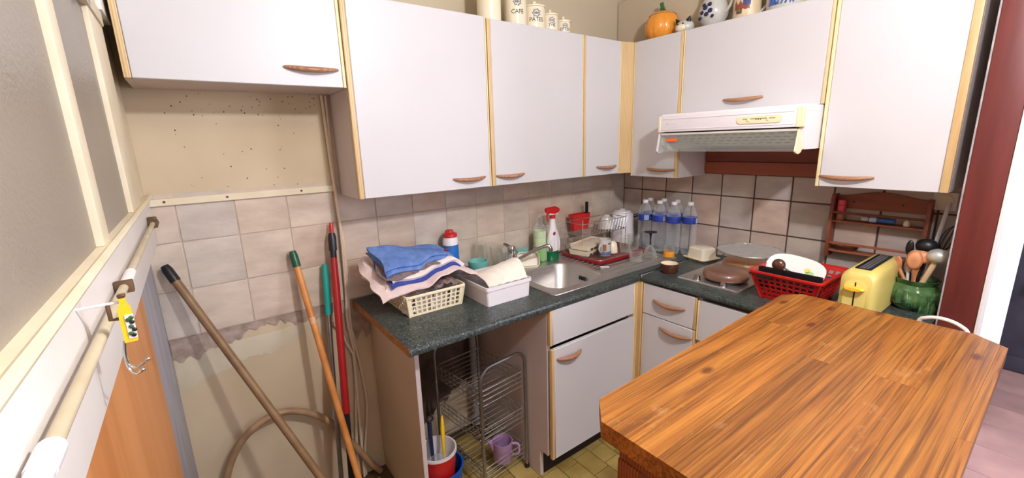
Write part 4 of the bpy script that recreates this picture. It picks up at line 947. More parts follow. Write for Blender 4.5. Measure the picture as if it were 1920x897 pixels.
bd = thing('butter_dish', 'ivory butter dish with square lid right of the water bottles', 'butter dish', (-.15, -.642, ZC))
def rot_part(bm, t, name, m, deg, cx, cy):
    bmesh.ops.rotate(bm, verts=bm.verts, cent=(cx, cy, 0), matrix=Matrix.Rotation(math.radians(deg), 3, 'Z')); return part(name, bm, m, t)
bm = BM(); loft(bm, [rrect(-.20, -.09, -.70, -.582, .01, ZC+.0006), rrect(-.212, -.078, -.712, -.570, .014, ZC+.012), rrect(-.208, -.082, -.708, -.574, .012, ZC+.012), rrect(-.2, -.09, -.70, -.582, .01, ZC+.006)], True, True); rot_part(bm, bd, 'dish', CREAMPL, -12, -.145, -.64)
bm = BM(); loft(bm, [rrect(-.198, -.092, -.697, -.585, .014, ZC+.0075), rrect(-.193, -.097, -.692, -.590, .016, ZC+.060), rrect(-.186, -.104, -.685, -.597, .014, ZC+.067)], True, True); rot_part(bm, bd, 'lid', IVORY, -12, -.145, -.64)

# ------------------------------------------------------------------ red basket with platter, toaster, cabbage pot
rb = thing('plastic_basket', 'red perforated plastic basket holding a platter beside the toaster', 'basket', (-.40, -1.185, ZC))
tray_basket(rb, RED, (-.495, -.305), (-1.272, -1.095), (-.540, -.262), (-1.306, -1.066), ZC+.001, ZC+.118, 8, 5, 9, .003, .007)
bm = BM(); box(bm, (-.5495, -1.150, ZC+.096), (-.5445, -1.095, ZC+.110), .003); part('grip_slot', bm, BLACK, rb, 'dark grip opening')
pl = thing('platter', 'white oval platter with a fruit print standing in the red basket', 'platter', (-.36, -1.185, .92))
def oval(a, b, z):
    se = lambda v: math.copysign(abs(v)**.72, v)
    return [(a*se(math.cos(2*math.pi*k/32)), b*se(math.sin(2*math.pi*k/32)), z) for k in range(32)]
MP = Matrix.Translation((-.385, -1.165, .958)) @ Euler((0, math.radians(-44), math.radians(8))).to_matrix().to_4x4() @ Matrix.Rotation(math.radians(-9), 4, 'Z')
bm = BM(); loft(bm, [oval(.046, .078, 0), oval(.064, .102, .010), oval(.066, .104, .014), oval(.062, .100, .014), oval(.046, .078, .006)], True, True); bmesh.ops.transform(bm, matrix=MP, verts=bm.verts); part('dish', bm, PORC, pl)
for (u, v, r, m_) in ((.0, -.052, .016, mat('print_green', (176, 208, 140), (150, 190, 110), 50, .4)), (-.012, -.036, .012, mat('print_orange', (240, 180, 110), (236, 160, 90), 50, .4)), (.016, -.040, .011, mat('print_yellow', (240, 216, 120), (232, 204, 96), 50, .4))):
    bm = BM(); lathe(bm, [(0, .0068), (r, .0068), (r, .0060), (0, .006)], (u, v, 0), 10); bmesh.ops.transform(bm, matrix=MP, verts=bm.verts); part('fruit_print', bm, m_, pl)
tr_ = thing('baking_tray', 'black shallow tray edge sticking up at the front of the red basket', 'tray', (-.49, -1.18, .95))
bm = BM(); loft(bm, [rrect(-.498, -.486, -1.292, -1.082, .004, .905), rrect(-.502, -.486, -1.296, -1.078, .004, .986), rrect(-.499, -.489, -1.292, -1.082, .003, .986), rrect(-.497, -.488, -1.29, -1.084, .003, .91)], True, True); part('tray_body', bm, BLACK, tr_)
ld = thing('ladle', 'dark round ladle bowl resting against the white platter', 'ladle', (-.455, -1.135, .99))
bm = BM(); blob(bm, (-.452, -1.132, .992), .025, .75, 1, 1, 16); part('ladle_bowl', bm, BROWNGL, ld); bm = BM(); tube(bm, [(-.452, -1.15, .985), (-.44, -1.20, .955), (-.43, -1.24, .93)], .004, 6); part('handle', bm, BLACK, ld)

to = thing('toaster', 'yellow long-slot toaster between the red basket and the cabbage pot', 'toaster', (-.33, -1.393, ZC))
ty0, ty1 = -1.441, -1.346
def tprof(i, z1): 
    a = ty0+i; b = ty1-i
    return [(a, ZC+.006+i), (b, ZC+.006+i), (b, z1-.030)]+[(b-.022+.022*math.cos(math.radians(q)), z1-.030+.030*math.sin(math.radians(q))) for q in (25, 50, 75, 90)]+[(a+.022-.022*math.cos(math.radians(q)), z1-.030+.030*math.sin(math.radians(q))) for q in (90, 75, 50, 25, 0)]
rings = [[(x, p[0], p[1]) for p in tprof(i, z)] for x, i, z in ((-.505, .012, 1.018), (-.500, .004, 1.027), (-.488, .0, 1.032), (-.170, .0, 1.032), (-.156, .004, 1.027), (-.150, .012, 1.018))]
bm = BM(); loft(bm, rings, True, True); part('shell', bm, TOAST, to)
bm = BM(); loft(bm, [rrect(-.450, -.185, -1.416, -1.370, .006, 1.0322), rrect(-.450, -.185, -1.416, -1.370, .006, 1.0345), rrect(-.442, -.193, -1.410, -1.376, .005, 1.0345), rrect(-.442, -.193, -1.410, -1.376, .005, 1.0325)], True, True); part('slot_frame', bm, BLACK, to)
bm = BM(); box(bm, (-.440, -1.408, 1.0326), (-.195, -1.378, 1.0335)); sl = part('slot', bm, mat('slot_grey', (96, 100, 112), (70, 74, 86), 30, .4, .4), to)
for y in (-1.402, -1.393, -1.384):
    bm = BM(); tube(bm, [(-.438, y, 1.0345), (-.197, y, 1.0345)], .0012, 5); part('grid_wire', bm, WIRE, sl)
bm = BM(); loft(bm, [rrect(-1.424, -1.362, ZC+.02, 1.006, .026, -.5052), rrect(-1.424, -1.362, ZC+.02, 1.006, .026, -.5072), rrect(-1.419, -1.367, ZC+.025, 1.0, .022, -.5072)], True, True)
for v_ in bm.verts: v_.co = (v_.co.z, v_.co.x, v_.co.y)
part('front_plate', bm, mat('toaster_face', (238, 214, 128), (232, 206, 116), 5, .4), to)
bm = BM(); box(bm, (-.5078, -1.3955, ZC+.03), (-.5066, -1.3915, .998)); part('lever_slot', bm, BLACK, to)
bm = BM(); loft(bm, [[(x, -1.393+.029*math.cos(2*math.pi*k/20)*w, .978+.007*math.sin(2*math.pi*k/20)*w) for k in range(20)] for x, w in ((-.506, .9), (-.514, 1), (-.526, .96), (-.531, .8))], True, True); part('lever', bm, TOASTL, to)
bm = BM(); box(bm, (-.49, -1.436, ZC+.0006), (-.165, -1.351, ZC+.0062)); part('base', bm, CREAMPL, to)
bm = BM(); tube(bm, smooth_path([(-.30, -1.3445, ZC+.02), (-.34, -1.328, ZC+.035), (-.37, -1.322, ZC+.03), (-.405, -1.318, ZC+.010), (-.44, -1.322, ZC+.0055)], 6), .004, 7); part('cord', bm, WCABLE, to, 'white cord')
bm = BM(); box(bm, (-.475, -1.336, ZC+.001), (-.435, -1.310, ZC+.018), .005); part('plug', bm, WCABLE, to, 'white plug')

pc = (-.195, -1.492, ZC+.0006)
po = thing('utensil_pot', 'green glazed cabbage-shaped pot full of kitchen utensils', 'pot', pc)
lf = lambda a, r, z: r*(1+.045*math.sin(5*a+z*40)+.02*math.sin(11*a-z*60))
bm = BM(); lathe(bm, [(0, 0), (.052, 0), (.064, .012), (.072, .035), (.071, .048), (.074, .060), (.071, .075), (.060, .086), (.054, .092), (.060, .105), (.064, .112), (.060, .112), (.050, .094), (.058, .07), (.055, .02), (0, .012)], pc, 40, lf); part('pot_body', bm, POTG, po)
for k, (a, z, s) in enumerate(((200, .045, 1), (250, .055, 1.1), (160, .05, 1), (300, .045, 1), (225, .02, .9))):
    a = math.radians(a); bm = BM()
    def leaf(u, v, a=a, z=z, s=s):
        b = a+(u-.5)*1.0*s; q = .0735+.006*math.sin(math.pi*v)+.004*math.sin(u*19); w = math.sin(math.pi*u)**.5
        return (pc[0]+q*math.cos(b), pc[1]+q*math.sin(b), pc[2]+z-.025+.055*v*w)
    sheet(bm, leaf, 14, 6, .002); part('leaf', bm, POTG, po)
def utensil(name, label, cat, m, base, top, r, head=None):
    t = thing(name, label, cat, base)
    b, e = Vector(base), Vector(top)
    bm = BM(); tube(bm, [b, b.lerp(e, .5), e], [r*.9, r, r*1.05], 8); part('handle', bm, m, t)
    if head: head(t, e, (e-b).normalized())
    return t
def hd_blob(m, r, sx, sy, sz, off=0, rot=None):
    def f(t, e, d):
        bm = BM(); blob(bm, e+d*off, r, sx, sy, sz, 16, rot); part('head', bm, m, t)
    return f
pb = (pc[0], pc[1], pc[2]+.016)
WH = mat('white_handle', (226, 224, 224), (216, 214, 214), 10, .4)
utensil('ladle', 'black deep ladle with white streak, head up in the green pot', 'ladle', BLACK, (pb[0]+.01, pb[1]+.004, pb[2]), (pc[0]+.03, pc[1]-.005, 1.075), .005, hd_blob(BLACK, .032, .9, 1.0, .85, .010))
utensil('spatula', 'long white-handled spatula leaning to the socket from the pot', 'spatula', WH, (pb[0]+.015, pb[1]-.006, pb[2]), (-.03, -1.515, 1.228), .0065)
utensil('wooden_spoon', 'wooden spoon with broad round bowl pointing left, middle of the pot', 'spoon', UTENW, (pb[0]-.012, pb[1]-.002, pb[2]), (pc[0]-.02, pc[1]+.012, 1.035), .006, hd_blob(UTENW, .030, .45, .8, 1.25, .004))
utensil('wooden_spoon', 'wooden spoon lying crosswise high over the pot rim', 'spoon', UTENW, (pb[0]-.006, pb[1]+.018, pb[2]), (pc[0]-.01, pc[1]-.002, 1.045), .006, hd_blob(UTENW, .026, .5, 1.5, .9, .006))
utensil('wooden_spatula', 'slim wooden spatula leaning out left beside the toaster', 'spatula', UTENW, (pb[0]-.016, pb[1]-.012, pb[2]), (pc[0]-.02, pc[1]+.060, 1.022), .0055, hd_blob(UTENW, .018, .35, .7, 1.8, -.01))
utensil('tongs', 'dark looped tongs standing behind the wooden spoons', 'tongs', BLACK, (pb[0]+.014, pb[1]+.014, pb[2]), (pc[0]+.03, pc[1]+.038, 1.06), .004, hd_blob(BLACK, .015, .4, .8, 2.0, .01))
utensil('skimmer', 'shiny metal ladle with pale wooden handle on the right of the pot', 'ladle', mat('pale_handle', (222, 192, 156), (210, 178, 140), 12, .5), (pb[0]-.014, pb[1]+.006, pb[2]), (pc[0]-.015, pc[1]-.040, 1.038), .0085, hd_blob(mat('satin_metal', (214, 212, 206), (200, 198, 192), 20, .3, .5), .033, .9, 1, .8, .026))
def whisk(t, e, d):
    for k in range(5):
        a = math.pi*k/5; s = Vector((math.cos(a), math.sin(a), 0))
        bm = BM(); tube(bm, [e]+[e+d*(.09*(1-math.cos(math.pi*j/10))/2)+s*.022*math.sin(math.pi*j/10) for j in range(1, 10)]+[e+d*.09]+[e+d*(.09*(1+math.cos(math.pi*j/10))/2)-s*.022*math.sin(math.pi*j/10) for j in range(1, 10)]+[e], .0014, 5); part('loop', bm, BLACK, t)
utensil('whisk', 'dark wire whisk standing at the back right of the pot', 'whisk', BLACK, (pb[0]+.018, pb[1]+.0, pb[2]), (pc[0]+.05, pc[1]-.045, 1.075), .005, whisk)
utensil('white_spoon', 'white flat server standing upright behind the wooden spatula', 'server', WH, (pb[0]+.0, pb[1]+.02, pb[2]), (pc[0]+.0, pc[1]+.030, 1.03), .005, hd_blob(WH, .012, .35, 1, 2.4, -.02))

# spice rack, its contents, socket
sr = thing('spice_rack', 'reddish wooden wall spice rack with arched back and two shelves', 'spice rack', (-.03, -1.315, .962))
rx = -.001
for y in (-1.157, -1.463):
    bm = BM(); prism(bm, [(rx-.001, .962), (-.058, .962), (-.062, 1.10), (-.056, 1.225), (-.045, 1.238), (-.02, 1.236), (rx-.001, 1.236)], 1, y, y-.012); part('side_board', bm, RACKW, sr)
pts = [(-1.1575-.3175*k/16, 1.228+.022*math.sin(math.pi*k/16)**2-.0*k) for k in range(17)]
bm = BM(); prism(bm, [(-1.170, 1.175)]+[(min(max(y, -1.463), -1.170), z) for y, z in pts]+[(-1.463, 1.175)], 0, rx-.002, rx-.011); part('back_board', bm, RACKW, sr)
for z in (1.118, .988):
    bm = BM(); box(bm, (rx-.002, -1.1695, z), (-.056, -1.4625, z+.008), .001, 1); part('shelf', bm, RACKW, sr)
for z in (1.155, 1.022):
    bm = BM(); box(bm, (-.052, -1.1695, z), (-.058, -1.4625, z+.010), .001, 1); part('rail', bm, RACKW, sr)
for y in (-1.225, -1.385):
    bm = BM(); lathe(bm, [(0, 0), (.004, 0), (.004, .002), (0, .003)], seg=8); bmesh.ops.rotate(bm, verts=bm.verts, matrix=Matrix.Rotation(-math.pi/2, 3, 'Y')); bmesh.ops.translate(bm, verts=bm.verts, vec=(rx-.011, y, 1.205)); part('screw', bm, BLACK, sr)
sj = thing('spice_jar', 'spice jar with pink cap at the left end of the upper shelf', 'jar', (-.03, -1.19, 1.126))
bm = BM(); lathe(bm, [(0, .0), (.015, 0), (.016, .003), (.016, .038), (0, .038)], (-.03, -1.190, 1.1265), 16); part('jar_body', bm, SPICEB, sj)
bm = BM(); lathe(bm, [(0, .038), (.0163, .038), (.0163, .062), (.014, .064), (.016, .065), (.016, .085), (0, .086)], (-.03, -1.190, 1.1265), 16); part('cap', bm, SPICEP, sj, 'pink label and cap')
tu = thing('paste_tube', 'blue tube with pale cap lying on the upper rack shelf', 'tube', (-.03, -1.33, 1.126))
bm = BM(); tube(bm, [(-.03, -1.288, 1.139), (-.03, -1.372, 1.138)], .0115, 12); part('tube_body', bm, BLUETUBE, tu); bm = BM(); tube(bm, [(-.03, -1.265, 1.139), (-.03, -1.2875, 1.139)], .010, 12); part('cap', bm, mat('tube_cap', (206, 206, 204), (196, 196, 194), 20, .4), tu, 'pale grey cap')
bm = BM(); tube(bm, [(-.03, -1.292, 1.139), (-.03, -1.315, 1.139)], .0119, 12); part('band', bm, LABW, tu, 'pale band')
bm = BM(); lathe(bm, [(0, 0), (.011, 0), (.011, .014), (.006, .022), (.006, .033), (0, .034)], (-.03, -1.408, 1.1265), 14); solo('salt_pot', bm, CERAM, 'tiny white bottle at the right of the upper rack shelf', 'bottle', (-.03, -1.408, 1.1265))
bm = BM(); loft(bm, [[(-.031+a*math.cos(2*math.pi*k/28), -1.222+b*math.sin(2*math.pi*k/28), 1.0+z-.0035) for k in range(28)] for a, b, z in ((.014, .03, 0), (.022, .045, .012), (.024, .050, .020), (.0225, .048, .020), (.014, .03, .004))], True, True)
solo('oval_dish', bm, BROWNGL, 'small brown oval dish on the lower rack shelf', 'dish', (-.031, -1.222, .9965))
so = thing('wall_socket', 'square wall socket with round recess above the utensil pot', 'socket', (-.01, -1.50, 1.20))
bm = BM(); box(bm, (-.001, -1.466, 1.198), (-.020, -1.534, 1.266), .004); part('plate', bm, WHITEP, so)
bm = BM(); lathe(bm, [(0, .002), (.019, .002), (.022, .004), (.025, .004), (.025, 0), (0, 0)], seg=24); bmesh.ops.rotate(bm, verts=bm.verts, matrix=Matrix.Rotation(-math.pi/2, 3, 'Y')); bmesh.ops.translate(bm, verts=bm.verts, vec=(-.020, -1.50, 1.232)); part('recess', bm, IVORY, so)
bm = BM(); tube(bm, smooth_path([(-.577, -1.560, .80), (-.583, -1.572, .93), (-.590, -1.590, .958), (-.593, -1.625, .966), (-.596, -1.660, .958), (-.598, -1.680, .935), (-.596, -1.682, .86), (-.592, -1.680, .5), (-.592, -1.680, .008)], 7), .0052, 8)
solo('power_cable', bm, WCABLE, 'white cable looping over the far edge of the wooden table', 'cable', (-.59, -1.62, .0))

# ------------------------------------------------------------------ on top of the wall cabinets
def canister(x, r, hgt, word, label, knob=True, y=-.15):
    t = thing('canister', label, 'canister', (x, y, 1.991), 'lettered ceramic jars'); c = (x, y, 1.9915)
    bm = BM(); lathe(bm, [(0, 0), (r, 0), (r+.001, .003), (r+.001, hgt-.003), (r, hgt), (0, hgt)], c, 32); part('jar_body', bm, CERAM, t)
    bm = BM(); lathe(bm, [(0, hgt+.0005), (r+.003, hgt+.0005), (r+.003, hgt+.007), (r*.7, hgt+.013), (r*.25, hgt+.016), (r*.16, hgt+.019), (r*.24, hgt+.028), (0, hgt+.032)], c, 28); part('lid', bm, CERAM, t)
    A = math.radians(-116)
    if word:
        part('lettering', wrap_text(word, r*.50, c, r+.0014, A, c[2]+hgt*.42), INKD, t, 'dark lettering '+word)
        bm = BM(); zc = c[2]+hgt*.70; q = r+.0016
        for k in range(14):
            a = 2*math.pi*k/14; ex, ez = .27*math.cos(a)*(1+.25*(k % 2)), r*.26*math.sin(a)*(1+.2*(k % 2))
            blob(bm, (c[0]+q*math.cos(A+ex), c[1]+q*math.sin(A+ex), zc+ez), r*.055, 1, 1, 1.2, 6)
        for ex in (-.13, 0, .13): blob(bm, (c[0]+q*math.cos(A+ex), c[1]+q*math.sin(A+ex), zc), r*.11, .5, .5, 1, 6)
        part('crest', bm, INK, t, 'blue crest'); t.children[-1]
    return t
canister(-1.115, .051, .170, None, 'tallest cream ceramic jar, leftmost on the sink wall cabinets')
canister(-.972, .049, .142, 'CAFÉ', 'cream ceramic jar lettered CAFÉ')
canister(-.864, .050, .098, 'PATES', 'cream ceramic jar lettered PATES')
canister(-.767, .039, .077, 'THÉ', 'cream ceramic jar lettered THÉ')
canister(-.681, .035, .060, 'EPICES', 'smallest cream ceramic jar, last of the lettered row')
zt_ = 1.985
pk = thing('pumpkin_jar', 'orange ceramic pumpkin jar with green stem on the corner cabinet', 'jar', (-.16, -.346, zt_))
pf = lambda a, r, z: r*(1-.045*abs(math.cos(5*a))**6)
c = (-.16, -.346, zt_+.0006)
bm = BM(); lathe(bm, [(0, 0), (.05, 0), (.075, .018), (.088, .05), (.089, .075), (.080, .105), (.066, .124)], c, 60, pf); part('body', bm, PUMP, pk)
bm = BM(); lathe(bm, [(.068, .1245), (.055, .135), (.03, .143), (0, .145)], c, 60, pf); ldp = part('lid', bm, PUMP, pk)
bm = BM(); tube(bm, smooth_path([(c[0], c[1], c[2]+.142), (c[0], c[1]+.002, c[2]+.155), (c[0]-.002, c[1]+.003, c[2]+.172), (c[0]-.004, c[1]+.006, c[2]+.186)], 4), [.024, .021, .018, .015, .013, .012, .011, .010, .010, .010, .010, .010, .010][:13], 8); part('stem', bm, STEMG, ldp)
ca = thing('animal_figurine', 'small white ceramic animal head with dark ears beside the pumpkin', 'figurine', (-.185, -.492, zt_))
c = Vector((-.185, -.492, zt_))
bm = BM(); blob(bm, c+Vector((0, 0, .035)), .044, .9, 1.1, .80, 20); part('body', bm, GREYCER, ca)
bm = BM(); blob(bm, c+Vector((-.033, .0, .030)), .022, .6, 1.2, .85, 14); part('muzzle', bm, CERAM, ca)
for y in (.034, -.034):
    bm = BM(); tube(bm, [c+Vector((-.012, y*.8, .060)), c+Vector((-.016, y*1.15, .078))], [.013, .003], 8); part('ear', bm, BLACK, ca, 'dark ear')
for y in (.014, -.014):
    bm = BM(); blob(bm, c+Vector((-.038, y, .046)), .0045, 1, 1, 1, 8); part('eye', bm, INKD, ca)
jg = thing('jug', 'grey stoneware jug with painted blue flowers and a loop handle', 'jug', (-.15, -.618, zt_))
c = (-.15, -.618, zt_+.0006)
bm = BM(); lathe(bm, [(0, 0), (.040, 0), (.042, .004), (.038, .010), (.050, .03), (.066, .06), (.067, .085), (.056, .115), (.042, .14), (.040, .165), (.046, .19), (.042, .19), (.036, .165), (.038, .14), (0, .13)], c, 32); part('body', bm, GREYCER, jg)
bm = BM(); lathe(bm, [(.0385, .006), (.0425, .0065), (.0425, .011), (.0395, .0125)], c, 28); part('foot_band', bm, NAVY, jg, 'blue foot band')
bm = BM(); tube(bm, smooth_path([(c[0]-.01, c[1]-.042, c[2]+.165), (c[0]-.015, c[1]-.082, c[2]+.150), (c[0]-.012, c[1]-.092, c[2]+.105), (c[0]-.008, c[1]-.064, c[2]+.065)], 5), .007, 8); part('handle', bm, GREYCER, jg)
bm = BM()
def on_jug(ang, z): 
    r = .0665 if z < .09 else .0665-(z-.09)*.38
    return Vector((c[0]+r*math.cos(math.radians(ang)), c[1]+r*math.sin(math.radians(ang)), c[2]+z))
for a, z, s in ((176, .090, .013), (196, .075, .013), (182, .062, .012), (162, .072, .011), (192, .102, .012), (166, .104, .010), (150, .05, .010), (205, .05, .009)): blob(bm, on_jug(a, z), s, .35, 1, .8, 10)
part('flower', bm, NAVY, jg, 'dark blue flowers')
mk = thing('stoneware_mug', 'picture mug with pinkish landscape print between jug and blue jar', 'mug', (-.15, -.775, zt_))
c = (-.15, -.775, zt_+.0006)
bm = BM(); lathe(bm, [(0, 0), (.056, 0), (.058, .005), (.056, .13), (.053, .13), (.054, .006), (0, .005)], c, 30); part('cup', bm, mat('stone_cream', (226, 206, 172), (214, 192, 156), 18, .3, coat=.3), mk)
bm = BM(); tube(bm, [(c[0], c[1]-.055, c[2]+.1), (c[0]-.004, c[1]-.088, c[2]+.085), (c[0]-.004, c[1]-.085, c[2]+.05), (c[0], c[1]-.056, c[2]+.03)], .006, 8); part('handle', bm, GREYCER, mk)
for a0, a1, z0, z1, m_ in ((150, 215, .045, .075, mat('print_rose', (206, 128, 100), (184, 100, 76), 50, .4)), (188, 218, .06, .115, mat('print_blue', (84, 108, 176), (60, 84, 150), 40, .4)), (160, 185, .030, .045, mat('print_olive', (128, 118, 84), (100, 92, 62), 60, .4))):
    bm = BM(); r = .0585; n = 10
    vs = [[bm.verts.new((c[0]+r*math.cos(math.radians(a0+(a1-a0)*k/n)), c[1]+r*math.sin(math.radians(a0+(a1-a0)*k/n)), c[2]+z+(.010*math.sin(k*1.9) if j else .004*math.sin(k*2.3)))) for k in range(n+1)] for j, z in enumerate((z0, z1))]
    for k in range(n): bm.faces.new((vs[0][k], vs[0][k+1], vs[1][k+1], vs[1][k]))
    bmesh.ops.solidify(bm, geom=list(bm.faces), thickness=.0004); part('print', bm, m_, mk)
jb = thing('blue_jar', 'white jar with dense blue brush pattern, rightmost on the cabinets', 'jar', (-.15, -.93, zt_))
c = (-.15, -.93, zt_+.0006)
bm = BM(); lathe(bm, [(0, 0), (.060, 0), (.066, .01), (.070, .05), (.070, .10), (.06, .14), (.05, .15), (0, .15)], c, 30); part('body', bm, GREYCER, jb)
for k in range(9):
    bm = BM(); a0 = 150+k*9; r = .0712; pts = []
    for j in range(6):
        z = .028+.014*j; a = math.radians(a0+5*math.sin(j*1.3+k)); pts.append((c[0]+r*math.cos(a), c[1]+r*math.sin(a), c[2]+z))
    tube(bm, pts, .0032, 5); part('brush_stroke', bm, mat('brush_blue', (72, 100, 176), (52, 78, 150), 50, .35), jb)

# ------------------------------------------------------------------ brooms, hose and cables on the left
def pole(name, label, top, bot, r, m, parts=(), cat='broom handle'):
    t = thing(name, label, cat, bot); a, b = Vector(top), Vector(bot)
    bm = BM(); tube(bm, [b, a], r, 12); part('stick', bm, m, t)
    for nm, f0, f1, rr_, m_, lb in parts:
        bm = BM(); p, q = a.lerp(b, f0), a.lerp(b, f1); tube(bm, [p, p.lerp(q, .25), p.lerp(q, .8), q], [rr_*.75, rr_, rr_, rr_], 12); part(nm, bm, m_, t, lb)
    return t
t = pole('broom_handle', 'dark brown wooden broom handle leaning diagonally, black end cap', (-2.362, -.034, 1.115), (-1.904, -.50, .008), .0135, STICKB, [('end_cap', -.012, .036, .0155, BLACK, 'black cap')])
t = pole('broom_handle', 'orange wooden broom handle with dark green cap', (-1.983, -.030, 1.10), (-1.889, -.35, .008), .0125, STICKO, [('end_cap', -.010, .045, .0150, DKGREEN, 'dark green cap'), ('paper_label', .215, .245, .0128, mat('paper_label', (214, 168, 124), (200, 150, 106), 60, .6), 'worn paper label')])
t = pole('mop_handle', 'grey metal mop handle with long teal grip', (-1.876, -.026, 1.035), (-1.955, -.165, .008), .0095, ALU, [('grip', -.002, .195, .0125, TEAL, 'teal grip')])
t = pole('broom_handle', 'red painted broom handle with black collar and red hook', (-1.836, -.034, 1.155), (-1.935, -.255, .008), .0125, BLACK, [('red_sleeve', .03, .615, .0150, REDP, 'red sleeve'), ('collar', -.005, .055, .0158, BLACK, 'black collar'), ('hook', -.04, -.002, .008, RED, 'red hanging hook')])
bm = BM(); tube(bm, smooth_path([(-2.350, -.05, .014), (-2.338, -.05, .20), (-2.30, -.05, .345), (-2.225, -.05, .445), (-2.12, -.05, .480), (-2.02, -.05, .440), (-1.93, -.05, .345), (-1.86, -.05, .215), (-1.80, -.05, .09), (-1.755, -.05, .016)], 7), .0135, 10)
solo('hose', bm, HOSE, 'beige hose bent in an arch against the bare wall behind the brooms', 'hose', (-2.1, -.05, 0))
for i, (pts, lb) in enumerate((([(-1.806, -.010, 1.688), (-1.803, -.016, 1.447), (-1.797, -.020, 1.19), (-1.803, -.018, .92), (-1.812, -.018, .776), (-1.802, -.016, .57), (-1.835, -.014, .20), (-1.842, -.014, .004)], 'cream cable hanging down the wall, left strand beside the red broom'),
        ([(-1.792, -.009, 1.688), (-1.797, -.008, 1.277), (-1.790, -.012, 1.10), (-1.795, -.012, .93), (-1.800, -.014, .72), (-1.780, -.014, .543), (-1.772, -.014, .352), (-1.805, -.014, .121), (-1.812, -.014, .004)], 'cream cable hanging down the wall, right strand nearest the worktop'),
        ([(-1.880, -.010, .79), (-1.850, -.014, .74), (-1.815, -.022, .64), (-1.806, -.026, .60), (-1.812, -.026, .40), (-1.822, -.022, .004)], 'short cream cable branching off behind the red broom'))):
    bm = BM(); tube(bm, smooth_path(pts, 6), .0058, 8); solo('cable', bm, CABLE, lb, 'cable', pts[-1], 'cream cables')

# ------------------------------------------------------------------ pipe, bracket and bottle hook on the left band
pp = thing('pipe', 'cream painted pipe running along the white band under the window', 'pipe', (-2.36, -.9, 1.28))
bm = BM(); tube(bm, [(-2.3605, -2.4, 1.297), (-2.3605, -.215, 1.297)], .0058, 12); part('tube', bm, PIPE, pp)
bm = BM(); tube(bm, [(-2.3605, -2.4, 1.297), (-2.3605, -1.415, 1.297)], .0076, 14); part('sleeve', bm, WPL, pp, 'white plastic sleeve')
bm = BM(); tube(bm, [(-2.3605, -1.440, 1.297), (-2.3605, -1.412, 1.297)], .0086, 14); part('sleeve_end', bm, WPL, pp)
bm = BM(); tube(bm, [(-2.3605, -.95, 1.297), (-2.3605, -.86, 1.297)], .0078, 12); part('tape_wrap', bm, WHITEC, pp, 'white tape')
bm = BM(); box(bm, (-2.3715, -.965, 1.288), (-2.349, -.953, 1.307), .002); part('clamp', bm, RUST, pp)
bm = BM(); tube(bm, [(-2.3605, -.235, 1.297), (-2.3605, -.205, 1.297)], .014, 10); box(bm, (-2.372, -.225, 1.283), (-2.350, -.210, 1.315), .003); part('valve', bm, RUST, pp, 'rusty end fitting')
bh = thing('bottle_hook', 'yellow oil-bottle shaped coat hook with olives hanging on the pipe', 'hook', (-2.333, -1.20, 1.29))
q = Vector((-2.3345, -1.20, 1.2905))
prof = [(.0056, 0), (.0056, .036), (.0056, .038), (.0026, .045), (.0025, .051)]
poly = [(-r, z) for r, z in prof][::1]+[(r, z) for r, z in prof[::-1]]
bm = BM(); prism(bm, poly, 1, -.0035, .0035)
RB = Matrix.Translation(q) @ Matrix.Rotation(math.radians(0), 4, 'Z')
bmesh.ops.transform(bm, matrix=RB, verts=bm.verts); part('bottle_shape', bm, YELLOW, bh)
bm = BM(); box(bm, (-.0035, -.0035, .0512), (.0035, .0035, .0555), .001, 1); bmesh.ops.transform(bm, matrix=RB, verts=bm.verts); part('cork', bm, BROWNGL, bh)
bm = BM(); box(bm, (-.0012, -.0045, .004), (.0064, -.0036, .032), .0004, 1); bmesh.ops.transform(bm, matrix=RB, verts=bm.verts); lbp = part('label', bm, WPL, bh, 'white label with olives')
for x, z, m_ in ((.002, .026, DKGREEN), (.006, .023, BLACK), (.004, .018, STEMG), (.007, .014, BLACK), (.002, .010, STEMG), (.006, .028, STEMG), (.005, .008, BLACK)):
    bm = BM(); blob(bm, (x*.72, -.0048, z), .0024, 1, .5, 1, 8); bmesh.ops.transform(bm, matrix=RB, verts=bm.verts); part('olive', bm, m_, lbp)
for pts in ([(-.006, 0, .001), (-.008, 0, -.012), (-.007, -.001, -.026), (-.002, -.003, -.031), (.005, -.004, -.028), (.010, -.004, -.024)], [(-.006, 0, .001), (-.0085, 0, -.014), (-.0075, -.002, -.030), (-.002, -.008, -.036), (.003, -.012, -.034), (.005, -.014, -.031)]):
    bm = BM(); tube(bm, smooth_path(pts, 5), .0014, 8); blob(bm, pts[-1], .0030, 1, 1, .7, 10); bmesh.ops.transform(bm, matrix=RB, verts=bm.verts); part('hook_wire', bm, CHROME, bh)
bm = BM(); tube(bm, [(-2.372, -1.20, 1.337), (-2.338, -1.1975, 1.3365)], .0016, 8); part('peg', bm, WPL, bh, 'white peg')
bm = BM(); tube(bm, [(-2.3475, -1.1975, 1.3365), (-2.3475, -1.1975, 1.318), (-2.341, -1.1975, 1.318)], .0022, 6); part('bracket', bm, RUST, bh, 'rusty bracket')

